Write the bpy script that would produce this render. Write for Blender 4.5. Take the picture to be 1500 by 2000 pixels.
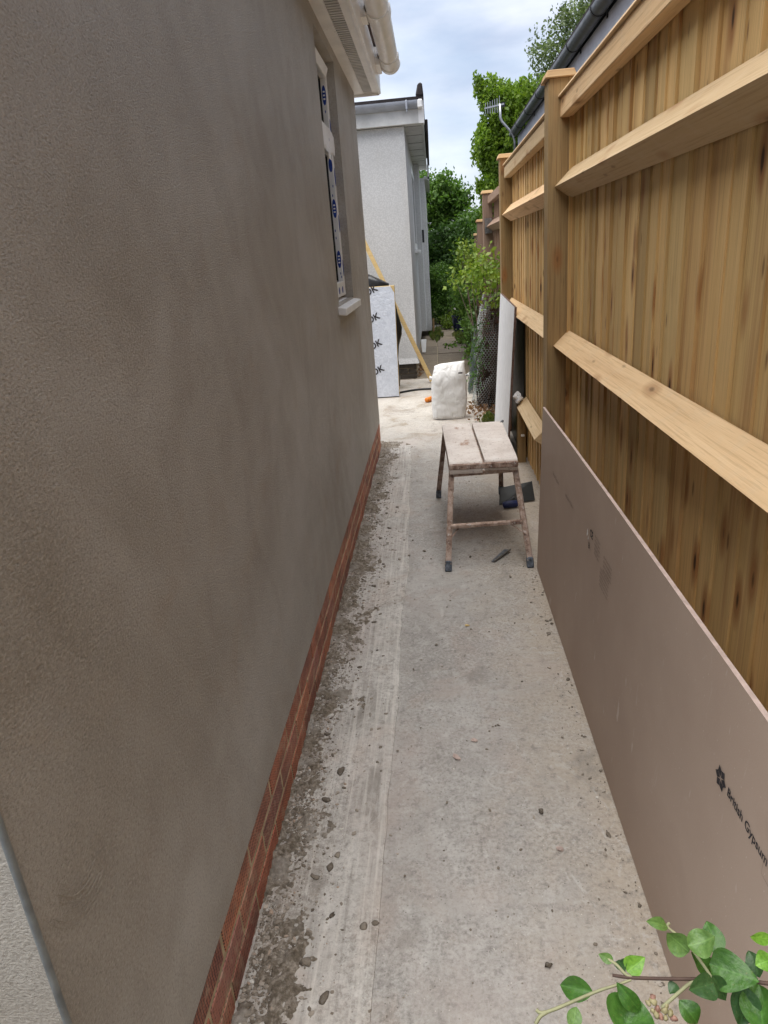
import bpy, bmesh, math, random
import numpy as np
from mathutils import Vector, Matrix, noise
R_ = math.radians
for o in list(bpy.data.objects): bpy.data.objects.remove(o)
S = bpy.context.scene
C = S.collection

# ------------------------------------------------------------------ camera, sky, sun, exposure
cam = bpy.data.cameras.new('camera'); co = bpy.data.objects.new('camera', cam); C.objects.link(co)
cam.sensor_fit = 'VERTICAL'; cam.sensor_height = 24; cam.sensor_width = 18; cam.lens = 24 * 1350 / 2000
cam.clip_start = .02; cam.clip_end = 1500
RW = Matrix(((.99502, -.04723, -.08779), (.06572, -.35143, .93391), (-.07496, -.93502, -.34657)))  # cam(right,down,fwd)->world
m = Matrix.Identity(4)
for i in range(3):
    m[i][0] = RW[i][0]; m[i][1] = -RW[i][1]; m[i][2] = -RW[i][2]
m.translation = (0, 0, 1.5); co.matrix_world = m
S.camera = co

SUN_EL, SUN_AZ = 74, 238      # azimuth the light comes from, degrees clockwise from +Y (the path runs along +Y)
w = bpy.data.worlds.new('World'); S.world = w; w.use_nodes = True
nt = w.node_tree; nd = nt.nodes; lk = nt.links; nd.clear()
out = nd.new('ShaderNodeOutputWorld'); bg = nd.new('ShaderNodeBackground'); bg.inputs[1].default_value = .083
sky = nd.new('ShaderNodeTexSky'); sky.sky_type = 'NISHITA'; sky.sun_disc = False
sky.sun_elevation = R_(SUN_EL); sky.sun_rotation = R_(SUN_AZ); sky.air_density = 1.0; sky.dust_density = 1.5
tc = nd.new('ShaderNodeTexCoord'); mp = nd.new('ShaderNodeMapping'); mp.inputs['Scale'].default_value = (1.4, 1.4, 4.2)
mp.inputs['Location'].default_value = (.35, .2, .3)
n1 = nd.new('ShaderNodeTexNoise'); n1.inputs['Scale'].default_value = 1.7; n1.inputs['Detail'].default_value = 7; n1.inputs['Roughness'].default_value = .55
rp = nd.new('ShaderNodeValToRGB'); rp.color_ramp.elements[0].position = .36; rp.color_ramp.elements[1].position = .56
rp.color_ramp.elements[0].color = (.5, .5, .5, 1)
n2 = nd.new('ShaderNodeTexNoise'); n2.inputs['Scale'].default_value = 4.2; n2.inputs['Detail'].default_value = 7
rp2 = nd.new('ShaderNodeValToRGB'); rp2.color_ramp.elements[0].position = .3; rp2.color_ramp.elements[1].position = .72
rp2.color_ramp.elements[0].color = (3.7, 4.15, 5.2, 1); rp2.color_ramp.elements[1].color = (6.3, 6.6, 7.2, 1)
mx = nd.new('ShaderNodeMix'); mx.data_type = 'RGBA'
lk.new(tc.outputs['Generated'], mp.inputs[0]); lk.new(mp.outputs[0], n1.inputs['Vector']); lk.new(mp.outputs[0], n2.inputs['Vector'])
lk.new(n1.outputs[0], rp.inputs[0]); lk.new(n2.outputs[0], rp2.inputs[0])
lk.new(rp.outputs[0], mx.inputs[0]); lk.new(sky.outputs[0], mx.inputs[6]); lk.new(rp2.outputs[0], mx.inputs[7])
lk.new(mx.outputs[2], bg.inputs[0]); lk.new(bg.outputs[0], out.inputs[0])

sl = bpy.data.lights.new('sun', 'SUN'); sl.energy = 3.0; sl.angle = R_(70); sl.color = (1, .97, .925)
so = bpy.data.objects.new('sun', sl); C.objects.link(so)
d = Vector((math.sin(R_(SUN_AZ)) * math.cos(R_(SUN_EL)), math.cos(R_(SUN_AZ)) * math.cos(R_(SUN_EL)), math.sin(R_(SUN_EL))))
so.rotation_euler = d.to_track_quat('Z', 'Y').to_euler(); so.location = d * 20

S.view_settings.view_transform = 'Standard'; S.view_settings.look = 'None'
S.view_settings.exposure = 1.1; S.view_settings.gamma = 1; S.view_settings.use_curve_mapping = False
S.render.engine = 'CYCLES'
S.cycles.use_denoising = True; S.cycles.denoiser = 'OPENIMAGEDENOISE'; S.cycles.denoising_input_passes = 'RGB_ALBEDO_NORMAL'; S.cycles.denoising_prefilter = 'ACCURATE'
S.cycles.use_adaptive_sampling = True; S.cycles.adaptive_threshold = .02
S.cycles.max_bounces = 8; S.cycles.diffuse_bounces = 5; S.cycles.glossy_bounces = 4; S.cycles.transparent_max_bounces = 8
S.cycles.caustics_reflective = False; S.cycles.caustics_refractive = False

# ------------------------------------------------------------------ material helpers
class NT:
    def __init__(s, name):
        s.m = bpy.data.materials.new(name); s.m.use_nodes = True
        s.t = s.m.node_tree; s.t.nodes.clear()
        s.o = s.t.nodes.new('ShaderNodeOutputMaterial'); s.b = s.t.nodes.new('ShaderNodeBsdfPrincipled')
        s.t.links.new(s.b.outputs[0], s.o.inputs[0])
    def n(s, ty, **kw):
        x = s.t.nodes.new('ShaderNode' + ty)
        for k, v in kw.items(): setattr(x, k, v)
        return x
    def l(s, a, b): s.t.links.new(a, b)
    def set(s, sock, v):
        if hasattr(v, 'is_linked') or isinstance(v, bpy.types.NodeSocket): s.l(v, sock)
        elif isinstance(v, tuple) and len(v) == 3 and sock.type == 'RGBA': sock.default_value = (*v, 1)
        else: sock.default_value = v
    def pos(s, scale=(1, 1, 1), obj=False, rnd=0, src=None):
        if src is None:
            src = s.n('TexCoord').outputs['Object'] if obj else s.n('NewGeometry').outputs['Position']
        if rnd:
            oi = s.n('ObjectInfo'); mu = s.n('VectorMath', operation='MULTIPLY_ADD')
            cx = s.n('CombineXYZ')
            s.l(oi.outputs['Random'], cx.inputs[0])
            a = s.math('MULTIPLY', oi.outputs['Random'], 7.31); b = s.math('MULTIPLY', oi.outputs['Random'], 3.17)
            s.l(a, cx.inputs[1]); s.l(b, cx.inputs[2])
            s.l(cx.outputs[0], mu.inputs[0]); mu.inputs[1].default_value = (rnd,) * 3; s.l(src, mu.inputs[2]); src = mu.outputs[0]
        mp = s.n('Mapping'); mp.inputs['Scale'].default_value = scale; s.l(src, mp.inputs[0]); return mp.outputs[0]
    def noise(s, vec, scale, detail=4, rough=.5, dist=0, out=0):
        x = s.n('TexNoise'); x.inputs['Scale'].default_value = scale; x.inputs['Detail'].default_value = detail
        x.inputs['Roughness'].default_value = rough; x.inputs['Distortion'].default_value = dist; s.l(vec, x.inputs['Vector']); return x.outputs[out]
    def voro(s, vec, scale, feature='F1', rnd=1, out=0):
        x = s.n('TexVoronoi', feature=feature); x.inputs['Scale'].default_value = scale
        x.inputs['Randomness'].default_value = rnd; s.l(vec, x.inputs['Vector']); return x.outputs[out]
    def ramp(s, v, *st):
        x = s.n('ValToRGB'); e = x.color_ramp.elements
        while len(e) < len(st): e.new(.5)
        for i, (p, c) in enumerate(st):
            e[i].position = p; e[i].color = (*c, 1) if isinstance(c, tuple) else (c, c, c, 1)
        s.l(v, x.inputs[0]); return x.outputs[0]
    def mix(s, f, a, b, mode='MIX'):
        x = s.n('Mix', data_type='RGBA', blend_type=mode); s.set(x.inputs[0], f); s.set(x.inputs[6], a); s.set(x.inputs[7], b); return x.outputs[2]
    def math(s, op, a, b=0., c=None, clamp=False):
        x = s.n('Math', operation=op, use_clamp=clamp); s.set(x.inputs[0], a); s.set(x.inputs[1], b)
        if c is not None: s.set(x.inputs[2], c)
        return x.outputs[0]
    def bump(s, h, st=.3, dist=.01, prev=None):
        x = s.n('Bump'); x.inputs['Strength'].default_value = st; x.inputs['Distance'].default_value = dist
        s.l(h, x.inputs['Height'])
        if prev is not None: s.l(prev, x.inputs['Normal'])
        return x.outputs[0]
    def fin(s, col, rough=.6, spec=.4, normal=None, metal=0., **kw):
        s.set(s.b.inputs['Base Color'], col); s.set(s.b.inputs['Roughness'], rough); s.b.inputs['Specular IOR Level'].default_value = spec
        s.set(s.b.inputs['Metallic'], metal)
        if normal is not None: s.l(normal, s.b.inputs['Normal'])
        for k, v in kw.items(): s.set(s.b.inputs[k], v)
        return s.m
M = {}
def plain(name, col, rough=.5, spec=.4, metal=0., dirt=.25, dscale=6, bumpst=.08, bscale=60):
    t = NT(name); p = t.pos()
    a = t.ramp(t.noise(p, dscale, 6, .6), (.35, 1 - dirt), (.7, 1.0))
    c = t.mix(1., col, a, 'MULTIPLY')
    r = t.math('ADD', t.math('MULTIPLY', t.noise(p, dscale * 3, 3), .25), rough - .12)
    M[name] = t.fin(c, r, spec, t.bump(t.noise(p, bscale, 4), bumpst, .004), metal); return M[name]

# fresh sand-and-cement render, still drying
t = NT('render_plaster'); p = t.pos()
str_ = t.noise(t.pos((1, .8, .9)), 2.2, 5, .55, 1.0)
blo = t.noise(t.pos((1, .6, .9)), 1.2, 5, .6, .5)
fan = t.noise(t.pos((1, 1.1, .8)), 1.9, 4, .55, 1.6)
grain = t.noise(t.pos((1, 1, 1.5)), 170, 3, .7)
c = t.ramp(blo, (.34, (.29, .264, .227)), (.5, (.335, .31, .275)), (.66, (.395, .374, .343)))
c = t.mix(t.ramp(str_, (.47, 0.), (.66, .5)), c, (.48, .464, .438))
c = t.mix(t.ramp(fan, (.5, 0.), (.6, .2)), c, (.215, .182, .143))
c = t.mix(t.ramp(t.noise(t.pos((1, .8, .9)), 3.0, 4, .6, 1.2), (.55, 0.), (.74, .4)), c, (.31, .238, .165))
swirl = t.n('TexWave', wave_type='RINGS', rings_direction='X'); swirl.inputs['Scale'].default_value = 2.1; swirl.inputs['Distortion'].default_value = 9.; swirl.inputs['Detail'].default_value = 3; swirl.inputs['Detail Scale'].default_value = .7
t.l(t.pos((1, 1, .8)), swirl.inputs['Vector'])
c = t.mix(t.ramp(swirl.outputs[1], (.55, 0.), (.95, .16)), c, (.42, .39, .35))
c = t.mix(t.ramp(grain, (.52, 0.), (.7, .42)), c, (.56, .52, .47))
c = t.mix(t.ramp(grain, (.32, .48), (.47, 0.)), c, (.14, .12, .098))
h = t.math('ADD', t.math('MULTIPLY', grain, 1.), t.math('MULTIPLY', t.noise(p, 420, 2), .4))
nb = t.bump(h, .7, .006); nb = t.bump(t.noise(t.pos((1, 1, .8)), 3.5, 3), .2, .06, nb)
M['render'] = t.fin(c, t.ramp(str_, (.35, .5), (.7, .72)), .42, nb)

# red brick with dimpled face, tint by piece
t = NT('red_brick'); oi = t.n('ObjectInfo'); p = t.pos()
c = t.ramp(oi.outputs['Random'], (0., (.27, .11, .085)), (.3, (.4, .135, .085)), (.6, (.5, .2, .115)), (1., (.32, .145, .12)))
c = t.mix(t.ramp(t.noise(p, 9, 4), (.4, 0.), (.7, .6)), c, (.46, .19, .11))
dim = t.voro(t.pos((1, 1, 1.25)), 95, rnd=.15)
c = t.mix(t.ramp(dim, (.26, .9), (.42, 0.)), c, (.035, .018, .018))
c = t.mix(t.ramp(t.noise(p, 21, 5, .7, .5), (.52, 0.), (.64, .45)), c, (.46, .37, .27))
c = t.mix(t.ramp(t.noise(t.pos((1, 1, 2.)), 6, 4), (.5, 0.), (.66, .55)), c, (.1, .055, .05))
M['brick'] = t.fin(c, .75, .3, t.bump(dim, .7, .003))
plain('mortar', (.58, .48, .32), .9, .2, dirt=.5, dscale=25, bumpst=.6, bscale=140)
plain('neighbour_brick', (.1, .085, .07), .85, .2, dirt=.5, dscale=14, bumpst=.4)

# pale concrete path
def concrete(name, base, light, dark, sand, brush):
    t = NT(name); p = t.pos()
    big = t.noise(p, 2.3, 6, .62, .5); mid = t.noise(p, 11, 6, .65); fine = t.noise(p, 170, 4, .7)
    c = t.ramp(big, (.3, tuple(x * .75 + y * .25 for x, y in zip(base, dark))), (.5, base), (.7, tuple(x * .5 + y * .5 for x, y in zip(base, light))))
    c = t.mix(t.ramp(mid, (.5, 0.), (.68, .5)), c, light)
    c = t.mix(t.ramp(t.noise(t.pos((1, .8, 1)), 4.1, 5, .6, 1.), (.52, 0.), (.66, .5)), c, (base[0] * 1.02, base[1] * .9, base[2] * .83))
    if brush:     # mud and render dust trodden out from the plinth
        sx = t.n('SeparateXYZ'); t.l(p, sx.inputs[0])
        k = t.math('ADD', t.math('MULTIPLY', sx.outputs[0], -4.2), t.math('MULTIPLY', t.noise(t.pos((1, .55, 1)), 4.5, 6, .7, .6), 2.6))
        c = t.mix(t.math('MULTIPLY', t.math('SUBTRACT', k, 2.95, clamp=True), 1.3, clamp=True), c, (.235, .2, .16))
    if sand:      # sand washed out along the fence side, paler mottled colour towards the far yard
        sx = t.n('SeparateXYZ'); t.l(p, sx.inputs[0])
        k = t.math('ADD', t.math('MULTIPLY', sx.outputs[0], 2.6), t.math('MULTIPLY', t.noise(p, 5, 5, .65), 1.5))
        c = t.mix(t.math('MULTIPLY', t.math('SUBTRACT', k, 1.0, clamp=True), 1.0, clamp=True), c, sand)
        k = t.math('ADD', t.math('MULTIPLY', sx.outputs[1], .6), t.math('MULTIPLY', t.noise(p, 2.6, 6, .7), 2.2))
        pale = t.ramp(t.noise(p, 3.3, 6, .65, .8), (.34, (.3, .245, .175)), (.48, (.46, .42, .365)), (.7, (.55, .515, .46)))
        c = t.mix(t.math('MULTIPLY', t.math('SUBTRACT', k, 3.9, clamp=True), .9, clamp=True), c, pale)
    c = t.mix(t.ramp(t.noise(p, 30, 5, .75), (.33, .6), (.47, 0.)), c, dark)
    c = t.mix(t.ramp(t.noise(t.pos((1, .6, 1)), 14, 6, .7, 1.5), (.56, 0.), (.68, .6)), c, light)
    c = t.mix(t.ramp(t.voro(p, 60), (.05, .75), (.13, 0.)), c, (dark[0] * .5, dark[1] * .48, dark[2] * .45))
    c = t.mix(t.ramp(t.voro(t.pos((1, 1, 1.2)), 43), (.03, .8), (.075, 0.)), c, (.72, .68, .62))
    gr = t.noise(p, 85, 5, .8); mm = t.ramp(t.noise(p, 1.9, 6, .65, .7), (.36, .2), (.62, 1.))
    c = t.mix(t.math('MULTIPLY', t.ramp(gr, (.36, .75), (.5, 0.)), mm), c, dark)
    c = t.mix(t.math('MULTIPLY', t.ramp(gr, (.52, 0.), (.66, .7)), mm), c, light)
    c = t.mix(t.ramp(t.noise(t.pos((1.2, .8, 1)), 1.5, 6, .65, .8), (.5, 0.), (.66, .5)), c, (.43, .375, .345))
    c = t.mix(t.ramp(t.noise(t.pos((1, .7, 1)), 2.7, 7, .72, 1.2), (.56, 0.), (.68, .65)), c, (.23, .21, .185))
    c = t.mix(t.ramp(t.noise(t.pos((1, 1.1, 1)), 5.5, 7, .75, 1.2), (.6, 0.), (.7, .5)), c, (.56, .55, .53))
    h = t.math('ADD', t.math('MULTIPLY', fine, .5), t.math('MULTIPLY', mid, 1.0))
    if brush:
        br = t.noise(t.pos((75, 2.2, 1)), 1, 4, .6, .3); c = t.mix(t.ramp(br, (.5, 0.), (.66, .45)), c, (.66, .63, .58))
        c = t.mix(t.ramp(br, (.3, .35), (.42, 0.)), c, dark); h = t.math('ADD', h, t.math('MULTIPLY', br, 1.2))
    M[name] = t.fin(c, .9, .25, t.bump(h, .5, .007))
concrete('concrete', (.37, .353, .33), (.52, .505, .48), (.17, .158, .145), (.41, .35, .28), False)
concrete('concrete_strip', (.44, .42, .39), (.66, .64, .605), (.19, .172, .152), None, True)
t = NT('droppings'); p = t.pos()
c = t.ramp(t.noise(p, 60, 5, .75), (.3, (.085, .068, .05)), (.48, (.19, .16, .125)), (.68, (.4, .355, .3)))
c = t.mix(t.ramp(t.noise(p, 9, 4), (.5, 0.), (.7, .7)), c, (.4, .375, .34))
M['droppings'] = t.fin(c, .95, .15, t.bump(t.noise(p, 220, 4, .7), .8, .006))
t = NT('lump'); p = t.pos(); oi = t.n('ObjectInfo')
c = t.ramp(oi.outputs['Random'], (0, (.09, .074, .058)), (.6, (.17, .145, .118)), (1., (.28, .245, .2)))
c = t.mix(t.ramp(t.noise(p, 120, 3), (.5, 0.), (.75, .5)), c, (.3, .275, .24))
M['lump'] = t.fin(c, .95, .15, t.bump(t.noise(p, 300, 3), .6, .004))
t = NT('crumb'); p = t.pos(); g = t.n('NewGeometry')
c = t.ramp(g.outputs['Random Per Island'], (0, (.13, .108, .085)), (.5, (.25, .215, .175)), (.88, (.38, .34, .29)), (.96, (.4, .3, .23)), (.975, (.62, .6, .55)))
M['crumb'] = t.fin(c, .95, .15, t.bump(t.noise(p, 300, 2), .5, .003))

# timber, grain along a chosen axis
def wood(name, axis, a, b, dark, red=.4, knots=1., green=.3, age=0., worn=0.):
    t = NT(name); rnd = 13.7
    sc = lambda across, along: tuple(along if i == axis else across for i in range(3))
    g1 = t.noise(t.pos(sc(38, 1.3), True, rnd), 1, 5, .62, .35)
    g2 = t.noise(t.pos(sc(190, 3.), True, rnd), 1, 3, .6)
    wide = t.noise(t.pos(sc(11, .55), True, rnd), 1, 4, .55, .4)
    c = t.ramp(g1, (.3, b), (.52, tuple((x + y) / 2 for x, y in zip(a, b))), (.66, a))
    c = t.mix(t.ramp(g2, (.36, .45), (.48, 0.)), c, dark)
    if red: c = t.mix(t.ramp(wide, (.54, 0.), (.66, red)), c, (.27, .105, .035))
    if green: c = t.mix(t.ramp(wide, (.3, green), (.44, 0.)), c, (.22, .195, .1))
    oi = t.n('ObjectInfo')
    c = t.mix(1., c, t.ramp(oi.outputs['Random'], (0., (.66, .63, .56)), (.25, (.92, .85, .78)), (.5, (1.06, 1.0, .92)), (.75, (.84, .82, .76)), (1., (1.0, .88, .76))), 'MULTIPLY')
    h = t.math('ADD', g1, t.math('MULTIPLY', g2, .6))
    if knots:
        kv = t.pos(sc(10, 3.6), True, rnd); kd = t.voro(kv, 1)
        c = t.mix(t.ramp(kd, (.14, .8 * min(1, knots)), (.3, 0.)), c, (.3, .13, .045))
        c = t.mix(t.ramp(kd, (.06, .95 * min(1, knots)), (.11, 0.)), c, (.055, .026, .012))
        k2 = t.voro(t.pos(sc(15, 4.6), True, rnd * 1.7), 1)
        c = t.mix(t.ramp(k2, (.06, .75 * min(1, knots)), (.13, 0.)), c, (.13, .06, .025))
        fl = t.noise(t.pos(sc(260, 9.), True, rnd), 1, 2); c = t.mix(t.ramp(fl, (.62, 0.), (.7, .4)), c, dark)
    if age: c = t.mix(age, c, (.3, .235, .2))
    if worn: c = t.mix(t.ramp(t.noise(t.pos((1, 1, 1)), 14, 5, .65), (.5, 0.), (.7, worn)), c, (.6, .5, .36))
    nb = t.bump(h, .35, .003); nb = t.bump(t.noise(t.pos((1, 1, 1)), 90, 3), .12, .003, nb)
    M[name] = t.fin(c, .72, .25, nb)
wood('board_wood', 2, (.68, .485, .235), (.59, .405, .18), (.36, .235, .1), .5, 1.25, .3)
wood('board_wood_fresh', 2, (.74, .54, .27), (.65, .46, .215), (.42, .28, .12), .4, 1.25, .25)
wood('post_wood', 2, (.36, .265, .14), (.27, .185, .09), (.13, .085, .04), .15, .9, .6)
wood('rail_wood', 1, (.8, .64, .43), (.7, .53, .33), (.48, .335, .19), .14, .6, .1, worn=.2)
wood('bay_wood', 2, (.84, .64, .34), (.68, .495, .245), (.34, .225, .1), .18, 1., .22)
wood('cap_wood', 0, (.62, .45, .26), (.5, .34, .18), (.3, .19, .1), .2, .3, .2)
wood('old_wood', 2, (.36, .24, .17), (.27, .17, .115), (.12, .075, .05), .2, .6, .1, .35)
wood('plank_wood', 0, (.78, .61, .33), (.7, .53, .26), (.5, .36, .17), .1, .3, .0)

# plasterboard paper, gypsum edge
t = NT('board_paper'); p = t.pos()
fl = t.voro(t.pos((1, 1, .38)), 85)
c = t.ramp(t.noise(p, 1.8, 5, .55), (.3, (.4, .302, .24)), (.7, (.46, .36, .292)))
c = t.mix(t.ramp(t.noise(p, 500, 2), (.6, 0.), (.75, .3)), c, (.55, .48, .43))
c = t.mix(t.ramp(fl, (.03, .7), (.085, 0.)), c, (.66, .6, .54))
c = t.mix(t.ramp(t.noise(t.pos((1, 14, 3)), 2, 5, .7, .6), (.64, 0.), (.76, .4)), c, (.58, .52, .48))
c = t.mix(t.ramp(t.noise(p, 1.1, 6, .65, .5), (.4, .4), (.6, 0.)), c, (.34, .25, .195))
c = t.mix(t.ramp(t.noise(t.pos((1, 9, 2.2)), 3.1, 3, .6), (.7, 0.), (.74, .5)), c, (.62, .57, .53))
M['paper'] = t.fin(c, .7, .28, t.bump(t.noise(p, 380, 3), .12, .002))
plain('gypsum', (.55, .43, .38), .85, .2, dirt=.3, dscale=30)
plain('print_ink', (.055, .05, .055), .8, .2, dirt=.4, dscale=120)
plain('print_ink_faint', (.23, .18, .155), .8, .2, dirt=.4, dscale=160)
plain('trowel_ridge', (.44, .4, .34), .8, .3, dirt=.5, dscale=60)
plain('upvc', (.88, .875, .87), .32, .5, dirt=.16, dscale=7, bumpst=.02)
plain('upvc_weathered', (.68, .68, .67), .4, .45, dirt=.3, dscale=5, bumpst=.03)
plain('vent_dark', (.05, .045, .04), .8, .2)
plain('tape_blue', (.02, .07, .42), .5, .4, dirt=.5, dscale=60)
plain('bead', (.3, .34, .37), .5, .4, dirt=.5, dscale=20)
plain('gutter_grey', (.055, .06, .07), .35, .5, dirt=.2)
plain('fascia_lilac', (.42, .42, .47), .5, .4, dirt=.25)
plain('gutter_pale', (.42, .45, .52), .35, .5, dirt=.3)
plain('felt', (.035, .028, .028), .85, .3, dirt=.5, dscale=12, bumpst=.5)
plain('roof_tile', (.12, .07, .055), .85, .3, dirt=.4, dscale=9, bumpst=.4)
plain('black_plastic', (.012, .012, .013), .38, .5, dirt=.3, bumpst=.15, bscale=18)
plain('black_steel', (.02, .022, .022), .4, .5, .3, dirt=.4, dscale=20)
plain('navy_grip', (.015, .03, .13), .45, .5, dirt=.4, dscale=40)
plain('blue_foot', (.2, .235, .29), .7, .3, dirt=.8, dscale=45)
plain('steel', (.42, .43, .44), .35, .5, .9, dirt=.5, dscale=30)
plain('dull_steel', (.22, .24, .27), .5, .5, .5, dirt=.6, dscale=40)
plain('orange', (.75, .22, .02), .45, .4, dirt=.3, dscale=40)
plain('grey_plastic', (.17, .15, .14), .5, .4)
plain('foam', (.62, .45, .2), .8, .2)
plain('navy_pot', (.008, .014, .05), .25, .6)
plain('wire', (.34, .36, .34), .45, .5, .6, dirt=.4, dscale=30)
plain('green_wire', (.1, .13, .12), .5, .4, dirt=.4, dscale=30)
plain('alu', (.5, .51, .53), .4, .5, .8, dirt=.3)
plain('soil', (.075, .056, .04), .95, .1, dirt=.6, dscale=25, bumpst=.8)
plain('bark', (.1, .075, .055), .9, .2, dirt=.5, dscale=18, bumpst=.7)
plain('twig', (.09, .055, .042), .7, .3, dirt=.4, dscale=80)
plain('pale_stem', (.3, .3, .17), .7, .3, dirt=.3, dscale=80)
plain('white_board', (.86, .855, .85), .55, .4, dirt=.12, dscale=16, bumpst=.06)
plain('chipboard', (.2, .13, .105), .85, .2, dirt=.5, dscale=80, bumpst=.4)
plain('rag', (.85, .85, .86), .8, .2, dirt=.3, dscale=20)
plain('petal', (.78, .78, .76), .6, .3, dirt=.1)
plain('stone_rock', (.45, .43, .4), .85, .2, dirt=.4)

t = NT('pebbledash'); p = t.pos()
vz = t.voro(p, 62); c = t.ramp(t.noise(p, 1.3, 5), (.3, (.54, .54, .54)), (.7, (.67, .67, .67)))
c = t.mix(t.ramp(t.noise(t.pos((1, 1, .3)), 2.2, 5, .6), (.56, 0.), (.72, .3)), c, (.5, .46, .4))
c = t.mix(t.ramp(vz, (.3, 0.), (.62, .4)), c, (.4, .4, .4))
M['dash'] = t.fin(c, .85, .25, t.bump(vz, -1., .02))
t = NT('foil'); p = t.pos()
wr = t.noise(p, 22, 5, .6, 1.4); c = t.ramp(wr, (.35, (.56, .6, .68)), (.65, (.7, .74, .82)))
M['foil'] = t.fin(c, .38, .5, t.bump(wr, .5, .012), .25)
t = NT('sack'); p = t.pos()
wr = t.noise(t.pos((14, 14, 6)), 1, 4, .5, .8)
M['sack'] = t.fin(t.ramp(t.noise(p, 8, 4), (.3, (.72, .715, .69)), (.7, (.8, .8, .79))), .4, .45, t.bump(wr, .8, .03), **{'Subsurface Weight': 0.0})
# stool: aluminium and steel caked with plaster
t = NT('caked_metal'); p = t.pos()
c = t.ramp(t.noise(p, 26, 6, .7), (.34, (.17, .105, .08)), (.5, (.42, .31, .25)), (.62, (.54, .43, .37)))
c = t.mix(t.ramp(t.noise(p, 55, 5, .7), (.58, 0.), (.66, .8)), c, (.62, .6, .58))
M['caked'] = t.fin(c, .85, .2, t.bump(t.noise(p, 90, 5, .7), .9, .008))
t = NT('platform'); p = t.pos()
c = t.ramp(t.noise(p, 7, 6, .65), (.3, (.62, .55, .5)), (.55, (.76, .7, .65)), (.7, (.82, .78, .74)))
c = t.mix(t.ramp(t.noise(t.pos((5, 2, 3)), 1.7, 4, .6), (.63, 0.), (.68, .7)), c, (.36, .2, .13))
c = t.mix(t.ramp(t.noise(p, 70, 4, .7), (.33, .5), (.43, 0.)), c, (.25, .18, .15))
M['platform'] = t.fin(c, .88, .2, t.bump(t.noise(p, 60, 5, .7), .5, .006))
t = NT('stone_slab'); p = t.pos(); oi = t.n('ObjectInfo')
c = t.ramp(oi.outputs['Random'], (0, (.16, .13, .1)), (.5, (.235, .19, .14)), (1, (.19, .155, .13)))
c = t.mix(t.ramp(t.noise(p, 7, 6, .65), (.4, 0.), (.7, .6)), c, (.3, .25, .185))
c = t.mix(t.ramp(t.noise(p, 40, 5, .7), (.35, .6), (.5, 0.)), c, (.08, .07, .05))
M['slab'] = t.fin(c, .85, .3, t.bump(t.noise(p, 60, 5), .4, .006))
plain('joint_mortar', (.42, .36, .26), .9, .2, dirt=.4, dscale=20)
t = NT('garden'); p = t.pos()
c = t.ramp(t.noise(p, 3, 6, .7), (.35, (.04, .055, .018)), (.6, (.075, .075, .035)), (.75, (.09, .07, .045)))
M['ground'] = t.fin(c, .95, .1, t.bump(t.noise(p, 40, 5), .8, .03))
t = NT('window_glass')
M['glass'] = t.fin((.03, .045, .045), .05, .6, **{'Coat Weight': .3})

def leafmat(name, a, b, c3, trans=.35, rough=.5):
    t = NT(name); g = t.n('NewGeometry'); p = t.pos()
    c = t.ramp(g.outputs['Random Per Island'], (0., a), (.55, b), (1., c3))
    c = t.mix(1., c, t.ramp(t.noise(p, 2.4, 3), (.3, .55), (.7, 1.15)), 'MULTIPLY')
    t.fin(c, rough, .35)
    tr = t.n('BsdfTranslucent'); ms = t.n('MixShader'); ms.inputs[0].default_value = trans
    t.l(t.mix(1., c, (1.25, 1.35, .6), 'MULTIPLY'), tr.inputs[0]); t.l(t.b.outputs[0], ms.inputs[1]); t.l(tr.outputs[0], ms.inputs[2]); t.l(ms.outputs[0], t.o.inputs[0])
    M[name] = t.m
leafmat('leaf_weeping', (.1, .18, .015), (.17, .28, .025), (.26, .38, .04))
leafmat('leaf_pale', (.09, .13, .06), (.14, .19, .09), (.2, .25, .13))
leafmat('leaf_mid', (.055, .12, .02), (.1, .2, .032), (.17, .29, .06))
leafmat('leaf_dark', (.03, .075, .016), (.06, .13, .027), (.1, .19, .045))
leafmat('leaf_lime', (.11, .19, .02), (.18, .28, .035), (.28, .36, .06))
leafmat('leaf_dry', (.16, .08, .04), (.25, .14, .07), (.36, .25, .15), .15, .8)
leafmat('leaf_red', (.09, .03, .025), (.13, .05, .03), (.2, .09, .04), .2)
leafmat('grass_blade', (.07, .11, .02), (.12, .16, .04), (.2, .2, .08))
def bigleaf(name, a, b):
    t = NT(name); tcx = t.n('TexCoord'); oi = t.n('ObjectInfo')
    v = t.n('Mapping'); t.l(tcx.outputs['Object'], v.inputs[0])
    sx = t.n('SeparateXYZ'); t.l(tcx.outputs['Object'], sx.inputs[0])
    ax = t.math('ABSOLUTE', sx.outputs[1]); vein = t.math('SINE', t.math('ADD', t.math('MULTIPLY', sx.outputs[0], 44.), t.math('MULTIPLY', ax, -60.)))
    c = t.mix(t.ramp(t.noise(v.outputs[0], 6, 4), (.35, 0.), (.7, 1.)), a, b)
    c = t.mix(t.ramp(t.noise(v.outputs[0], 17, 3), (.66, 0.), (.72, .5)), c, (.2, .16, .06))
    c = t.mix(t.ramp(vein, (.7, 0.), (1., .05)), c, tuple(x * 1.6 for x in b))
    c = t.mix(t.ramp(ax, (.008, .3), (.03, 0.)), c, tuple(x * 1.7 for x in b))
    t.fin(c, .42, .45, t.bump(t.noise(v.outputs[0], 6, 3), .1, .05))
    tr = t.n('BsdfTranslucent'); ms = t.n('MixShader'); ms.inputs[0].default_value = .2
    t.l(c, tr.inputs[0]); t.l(t.b.outputs[0], ms.inputs[1]); t.l(tr.outputs[0], ms.inputs[2]); t.l(ms.outputs[0], t.o.inputs[0])
    M[name] = t.m
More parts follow.
